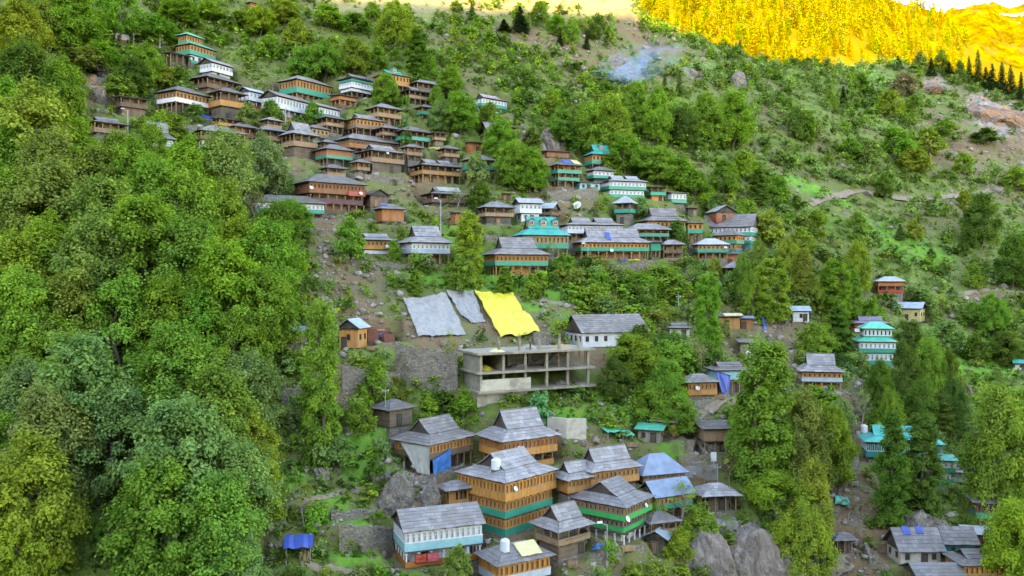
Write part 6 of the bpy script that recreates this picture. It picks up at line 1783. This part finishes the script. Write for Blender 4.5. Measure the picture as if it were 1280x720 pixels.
# paved yard in front of the steps
P = [Vector(hit(*p)) for p in ((856, 598), (896, 600), (900, 584), (868, 582))]
zy = max(p.z for p in P) + .02
mb = MB(); mb.hexa([(p.x, p.y, zy - 2.6) for p in P] + [(p.x, p.y, zy) for p in P])
tag(mb.put('paved_yard', [M['paving']]), 'flat grey paved yard below the stone steps', None, None, 'structure')
mb = MB(); c = (P[0] + P[2]) / 2; mb.box(-1.1, 1.1, -.6, .6, 0, .45); mb.box(-.9, .9, -.4, .4, .45, .52)
tag(mb.put('stone_platform', [M['paving']], None, (c.x - .5, c.y, zy)), 'low grey stone platform on the paved yard', 'platform')
x, y, z = P[1].x - .5, P[1].y, zy
SG = thing('notice_board', 'white notice board on a post at the yard edge', 'sign', (x, y, z))
mb = MB(); mb.beam((0, 0, -.4), (0, 0, 1.0), .05); mb.put('post', [M['steel']], SG)
mb = MB(); mb.box(-.45, .45, -.04, .04, .7, 2.1); mb.put('board', [M['w']], SG)

# tanks
def tank(label, p, r, h, stand=.15):
    T = thing('water_tank', label, 'tank', p)
    mb = MB(); mb.lathe([(0, 0), (r, 0), (r, h * .28), (r * 1.03, h * .30), (r, h * .33), (r, h * .58), (r * 1.03, h * .60), (r, h * .63), (r, h * .86), (r * .8, h * .97), (r * .35, h), (0, h)], 18, (0, 0, stand)); b = mb.mesh('body', [M['tank']])
    put('body', b, T)
    mb = MB(); mb.lathe([(0, h + .08), (r * .34, h + .08), (r * .34, h - .03)], 14, (0, 0, stand)); mb.put('lid', [M['tank']], T)
    mb = MB(); mb.box(-r * .9, r * .9, -r * .9, r * .9, -.6, stand); mb.put('stand', [M['d']], T)
    return T
q = HS['the tall honey tower house']; a, b = q['L'] / 2 + q['o'], q['D'] / 2 + q['o']
tank('white water tank on the left slate slope of the tall honey tower', hw(q, -a + 2.0, -b * .25, q['Hw'] + q['rh'] * .31), .66, 1.4, .12)
q = HS['the house with yellow cloth on its roof']
tank('white water tank beside the pale yellow cloth on the bottom roof', hw(q, -q['L'] * .26, -q['D'] * .18, q['Hw'] + q['rh'] * .50), .58, 1.5, .2)
tank('white water tank on the grass above the blue tarp house', Vector(hit(935, 449)) + Vector((0, 0, .2)), .5, 1.2)
tank('white water tank beside the stairs above the turquoise house', Vector(hit(1080, 543)) + Vector((0, 0, .2)), .6, 1.4)
tank('blue drum under the white banded house by the stairs', Vector(hit(1032, 492)) + Vector((0, 0, .25)), .38, .9, .05).children[0].data.materials[0] = M['tarp_b']
tank('white water tank on the terrace under the highest teal roofed house', Vector(hit(750, 212)) + Vector((0, 0, .3)), .7, 1.5)

# satellite dishes
def dish(label, p, rz, r=.42, stand=0.0):
    T = thing('satellite_dish', label, 'dish', p, rz)
    mb = MB(); pr = [(0.0, 0.0), (.35 * r, .03 * r), (.7 * r, .12 * r), (r, .26 * r), (r * 1.02, .24 * r), (.7 * r, .08 * r), (.0, -.05 * r)]
    mb.lathe(pr, 16); d = mb.put('dish', [M['tank']], T, (0, -.25, stand)); d.rotation_euler = (math.radians(58), 0, 0)
    mb = MB(); mb.beam((0, -.25, stand), (0, -.25 - r * .75, stand + r * .75), .015); mb.put('feed_arm', [M['steel']], T)
    mb = MB(); mb.beam((0, 0, stand - (.35 if not stand else stand)), (0, -.24, stand - .01), .03); mb.put('bracket', [M['steel']], T)
def wall_dish(label, key, fx, fz, side='f', r=.42):
    q = HS[key]; 
    if side == 'f': dish(label, hw(q, fx * q['L'] / 2, -q['D'] / 2 - .14, fz * q['Hw']), q['rz'], r)
    else: dish(label, hw(q, -q['L'] / 2 - .14, -fx * q['D'] / 2, fz * q['Hw']), q['rz'] - math.pi / 2, r)
wall_dish('white satellite dish on the dark orange house with tallest slate roof', 'the tallest slate roofed house', -.45, .72, r=.34)
wall_dish('white satellite dish under the eaves of the tall honey tower', 'the tall honey tower house', -.70, .86, r=.34)
wall_dish('large white satellite dish at the corner of the upper green band', 'the green banded house', -.97, .70, r=.42)
wall_dish('second dish farther right along the upper green band', 'the green banded house', .40, .85, r=.32)
wall_dish('grey satellite dish under the stepped slate roofs', 'the stepped slate house', -.72, .34, r=.4)
wall_dish('small dish right of the grey dish under stepped slate roofs', 'the stepped slate house', -.1, .45, r=.42)
wall_dish('white dish on the red cloth balcony of the big brown house', 'the big house with red cloth', .82, .72, r=.42)
wall_dish('white dish at the left end of the big brown house', 'the big house with red cloth', -.96, .80, r=.42)
wall_dish('white dish on the orange house with white base panel', 'the orange house with white base panel', .45, .55, r=.42)
wall_dish('white dish on the hooded slate house', 'the hooded slate house', -.1, .95, r=.42)
wall_dish('white dish on the long orange plank house beside its teal band', 'the long orange plank house', -.12, .5, r=.42)
wall_dish('white dish on the long teal railed house', 'the long teal railed house', .8, .8, r=.34)
wall_dish('white dish on the low house with cream plaster', 'the low house with cream plaster', .5, .78, r=.4)
wall_dish('white dish on the orange gallery cabin', 'the orange gallery cabin', -.4, .55, r=.4)
x, y, z = hit(722, 264); dish('large white dish standing alone in the grass behind the tower house', (x, y, z), -.5, 1.1, 1.3)
x, y, z = hit(480, 308); dish('small white dish on a post left of the white gallery house', (x + 2, y, z), .3, .5, 1.0)

# poles and lamps
def pole(label, px, yb, yt, mat='steel', kind='pole', r=.07):
    x, y, z = hit(px, yb); h = (yb - yt) * y / F
    T = thing('street_lamp' if kind == 'lamp' else 'utility_pole', label, 'lamp' if kind == 'lamp' else 'pole', (x, y, z))
    mb = MB(); mb.beam((0, 0, -.6), (0, 0, h), r * 1.25, r2=r * .8); mb.put('pole', [M[mat]], T)
    if kind == 'lamp':
        mb = MB(); mb.beam((0, 0, h - .15), (-.8, -.3, h + .25), .04); mb.put('arm', [M[mat]], T)
        mb = MB(); mb.hexa([(-1.35, -.62, h + .24), (-.65, -.42, h + .24), (-.65, -.10, h + .40), (-1.35, -.30, h + .40), (-1.35, -.62, h + .30), (-.65, -.42, h + .30), (-.65, -.10, h + .46), (-1.35, -.30, h + .46)]); mb.put('lamp_head', [M['tank']], T)
    else:
        mb = MB(); mb.box(-.5, .5, -.05, .05, h - .55, h - .45); mb.put('crossarm', [M[mat]], T)
        for sx in (-.42, .42):
            mb = MB(); mb.lathe([(0, .16), (.05, .14), (.06, .05), (.03, 0)], 8, (sx, 0, h - .45)); mb.put('insulator', [M['tank']], T)
    return T
pole('steel street lamp in front of the green banded house', 759, 698, 655, 'steel', 'lamp')
pole('tall street lamp on the stony slope right of the white gallery house', 551, 298, 250, 'steel', 'lamp', .08)
pole('street lamp beside the wide slate roofed house', 160, 172, 138, 'steel', 'lamp', .08)
pole('street lamp before the long orange plank house', 735, 332, 306, 'steel', 'lamp', .07)
pole('tall pale pole left of the orange teal house', 200, 60, 32, 'steel', 'pole', .08)
pole('short pale pole right of the small red and white house', 167, 58, 41, 'steel', 'pole', .08)
pole('pair pole in front of the long white house', 357, 154, 134, 'steel', 'pole', .1)
pole('thin pale pole in front of the dark log hut', 482, 538, 484, 'steel', 'pole', .04)
pole('wooden pole beside the stairs below tiered teal roofs', 1078, 510, 472, 'pole', 'pole', .09)
pole('grey pole on the grass right of the column tree', 848, 392, 368, 'steel', 'pole', .06)
pole('dark pole between trees behind the orange teal upper hamlet', 362, 92, 66, 'pole', 'pole', .12)
pole('thin pole beside the white two level house', 700, 240, 214, 'pole', 'pole', .06)
pole('pole beside the paved yard notice board', 897, 602, 580, 'steel', 'pole', .05)
pole('slim pole standing in front of the blue roofed upper house', 411, 170, 148, 'steel', 'pole', .07)

def cable(label, a, b, za, zb, sag):
    A, B = Vector(a) + Vector((0, 0, za)), Vector(b) + Vector((0, 0, zb)); mb = MB(); P = []
    for i in range(15):
        t = i / 14; q = A + (B - A) * t; q.z -= sag * 4 * t * (1 - t); P.append(q - A)
    for p, q in zip(P, P[1:]): mb.beam(p, q, .022)
    tag(mb.put('overhead_cable', [M['black']], None, A), label, 'cable')
cable('thin cable from the street lamp to the bottom left field', hit(759, 698), hit(470, 716), 4.0, .6, 1.2)
cable('thin cable from the log hut pole to the concrete frame', hit(482, 538), hit(572, 500), 6.0, 4.0, .6)
cable('cable rising from the stairs pole to the white hut', hit(1078, 510), hit(1012, 402), 5.0, 2.5, 1.0)
cable('cable over the slope beside the white gallery house', hit(551, 298), hit(640, 300), 7.6, 6.0, .7)
# people
def person(label, p, rz, shirt, trousers, pose=0):
    sk = [(0, 0, .92), (0, 0, 1.18), (0, 0, 1.40), (0, -.01, 1.50), (0, -.02, 1.62), (0, -.02, 1.72),
          (-.10, 0, .88), (-.11, -.02, .48), (-.11, .02, .07), (-.11, -.12, .03), (.10, 0, .88), (.12, -.06 if pose else 0, .48), (.12, .0, .07), (.12, -.14, .03),
          (-.19, 0, 1.38), (-.25, .0, 1.12), (-.25, -.10 if not pose else -.28, .90 if not pose else 1.08), (.19, 0, 1.38), (.25, 0, 1.12), (.25, -.10 if not pose else -.25, .90 if not pose else 1.05)]
    ed = [(0, 1), (1, 2), (2, 3), (3, 4), (4, 5), (0, 6), (6, 7), (7, 8), (8, 9), (0, 10), (10, 11), (11, 12), (12, 13), (2, 14), (14, 15), (15, 16), (2, 17), (17, 18), (18, 19)]
    ra = [.15, .15, .15, .06, .10, .08, .10, .065, .045, .04, .10, .065, .045, .04, .065, .048, .035, .065, .048, .035]
    me_ = bpy.data.meshes.new('person'); me_.from_pydata(sk, ed, [])
    o = bpy.data.objects.new('person_tmp', me_); COL.objects.link(o)
    sm = o.modifiers.new('s', 'SKIN'); me_.skin_vertices[0].data[0].use_root = True
    for i, r in enumerate(ra): me_.skin_vertices[0].data[i].radius = (r, r * (.72 if i < 3 else 1))
    o.modifiers.new('d', 'SUBSURF').levels = 2
    o.modifiers['d'].render_levels = 2
    dg = bpy.context.evaluated_depsgraph_get(); dg.update()
    m2 = bpy.data.meshes.new_from_object(o.evaluated_get(dg)); bpy.data.objects.remove(o)
    m2.name = 'person'; m2.materials.clear()
    for k in (trousers, shirt, 'skin'): m2.materials.append(M[k])
    for f in m2.polygons:
        c = f.center; f.use_smooth = True
        f.material_index = 2 if (c.z > 1.47 or (abs(c.x) > .21 and (c.z < 1.0 or (pose and c.y < -.15)))) else (1 if c.z > .93 else 0)
    o = tag(put('person', m2, None, p, rz), label, 'person')
    mb = MB(); mb.lathe([(.107, 1.64), (.112, 1.70), (.09, 1.77), (.04, 1.805), (0, 1.81)], 10, (0, .0, 0)); mb.put('hair', [M['black']], o)
    return o
q = QB
person('person in black clothes standing on the roof slab', hw(q, -.6, -q['D'] / 2 + .9, 71 * q['s'] + .003), q['rz'] + .4, 'black', 'black')
person('person in blue shirt bending over the brick room wall', hw(dict(cx=BRK.location.x, cy=BRK.location.y, z=BRK.location.z, rz=BRK.rotation_euler.z), .1, .1, 0.05), .3, 'tarp_b', 'black', 1)
q = HS['the tarp draped wooden house']
person('person in white shirt under the tarp draped house, nearer the cloth', hw(q, -q['L'] / 2 - .5, -q['D'] * .12, .05), -.7, 'w', 'b', 1)
person('person in white shirt under the tarp draped house, farther left', hw(q, -q['L'] / 2 - .5, q['D'] * .16, .05), -1.2, 'w', 'S')

# smoke of a field fire
mb_ = bpy.data.meshes.new('smoke')
import bmesh
bm = bmesh.new(); bmesh.ops.create_icosphere(bm, subdivisions=3, radius=1.0); bm.to_mesh(mb_); bm.free()
x, y, z = hit(792, 104); s = y / F
sm_o = put('smoke', mb_, None, (x, y - 13, z + 3.2)); sm_o.scale = (62 * s, 11, 24 * s); sm_o.rotation_euler = (0, -.28, 0)
tag(sm_o, 'thin bluish smoke drifting from a fire on the slope', None, None, 'stuff')
m = bpy.data.materials.new('smoke_volume'); m.use_nodes = True; nt = m.node_tree; nt.nodes.remove(nt.nodes['Principled BSDF'])
pv = nd(nt, 'ShaderNodeVolumePrincipled'); pv.inputs['Color'].default_value = (.42, .52, .95, 1); pv.inputs['Anisotropy'].default_value = 0
oc = coords(nt, 'Object')
ln = nd(nt, 'ShaderNodeVectorMath', operation='LENGTH'); lk(nt, oc, ln.inputs[0])
fall = remap(nt, ln.outputs['Value'], .15, 1.0, 1, 0)
nz_ = remap(nt, noise(nt, 2.2, oc, 5, .6, .8), .47, .72)
sx = nd(nt, 'ShaderNodeSeparateXYZ'); lk(nt, oc, sx.inputs[0])
left = remap(nt, sx.outputs[0], -1.0, 1.0, 1.0, .18)
m1 = nd(nt, 'ShaderNodeMath', operation='MULTIPLY'); lk(nt, fall, m1.inputs[0]); lk(nt, nz_, m1.inputs[1])
m2_ = nd(nt, 'ShaderNodeMath', operation='MULTIPLY'); lk(nt, m1.outputs[0], m2_.inputs[0]); lk(nt, left, m2_.inputs[1])
m3 = nd(nt, 'ShaderNodeMath', operation='MULTIPLY'); lk(nt, m2_.outputs[0], m3.inputs[0]); m3.inputs[1].default_value = .42
lk(nt, m3.outputs[0], pv.inputs['Density']); lk(nt, pv.outputs[0], nt.nodes['Material Output'].inputs['Volume'])
m.cycles.volume_step_rate = 1.0 if hasattr(m.cycles, 'volume_step_rate') else 1.0
sm_o.data.materials.append(m)

# ------------------------------------------------------------------ labels that single out each plant
LM = [(q['short'], (q['x0'] + q['x1']) / 2, (q['ye'] + q['yb']) / 2) for q in HOUSES if q['short']]
LM += [('the yellow tarp', 633, 393), ('the concrete frame building', 660, 465), ('the long stair path', 1066, 620), ('the striped cliff face', 948, 690), ('the smoke', 790, 95), ('the right hillside footpath', 1150, 248),
       ('the crest conifers', 1250, 95), ('the top left picture corner', 15, 15), ('the left picture edge midway', 5, 330), ('the bottom left picture corner', 15, 705), ('the violet rock face', 1240, 145), ('the right picture edge midway', 1270, 350),
       ('the sunlit shoulder at the top', 640, 8), ('the lower left wood centre', 180, 560), ('the upper left wood centre', 150, 300)]
ORD = ['', 'second ', 'third ', 'fourth ', 'fifth ', 'sixth ', 'seventh ', 'eighth ', 'ninth ', 'tenth ', 'eleventh ', 'twelfth ', 'thirteenth ', 'fourteenth ', 'fifteenth ', 'sixteenth ']
groups = {}
for P_ in PLANTS:
    best = min(LM, key=lambda l: (l[1] - P_['px']) ** 2 + (1.4 * (l[2] - P_['py'])) ** 2)
    dx, dy = P_['px'] - best[1], P_['py'] - best[2]
    if abs(dx) > 2.2 * abs(dy): rel = 'right of' if dx > 0 else 'left of'
    elif abs(dy) > 2.2 * abs(dx): rel = 'below' if dy > 0 else 'above'
    else: rel = ('below' if dy > 0 else 'above') + ('-right of' if dx > 0 else '-left of')
    groups.setdefault((P_['c'], P_['ph'], rel, best[0]), []).append((math.hypot(dx, dy), P_))
for (c_, ph, rel, nm), l in groups.items():
    l.sort(key=lambda t: t[0])
    for i, (_, P_) in enumerate(l):
        o = P_['o']
        nm = nm if len(nm.split()) + len(ph.split()) < 9 or i == 0 else nm
        o['label'] = (f"{ORD[min(i, 15)]}{c_} {ph} {rel} {nm}" if i == 0 or len(l) < 2 else f"{ORD[min(i, 15)]}nearest {c_} {ph} {rel} {nm}").strip()
        o['group'] = {'s': 'shrubs on the slope', 'c': 'conifers near the village', 'w': 'thin half bare trees'}.get(P_['kind'], 'broadleaf trees around the village')
for o in [o for o in S.objects if o.parent is None and o.get('category') in ('house', 'shed', 'hut', 'cabin')]:
    o['group'] = {'house': 'slate roofed houses of the village', 'shed': 'small sheds', 'hut': 'small huts', 'cabin': 'cabins'}[o['category']]
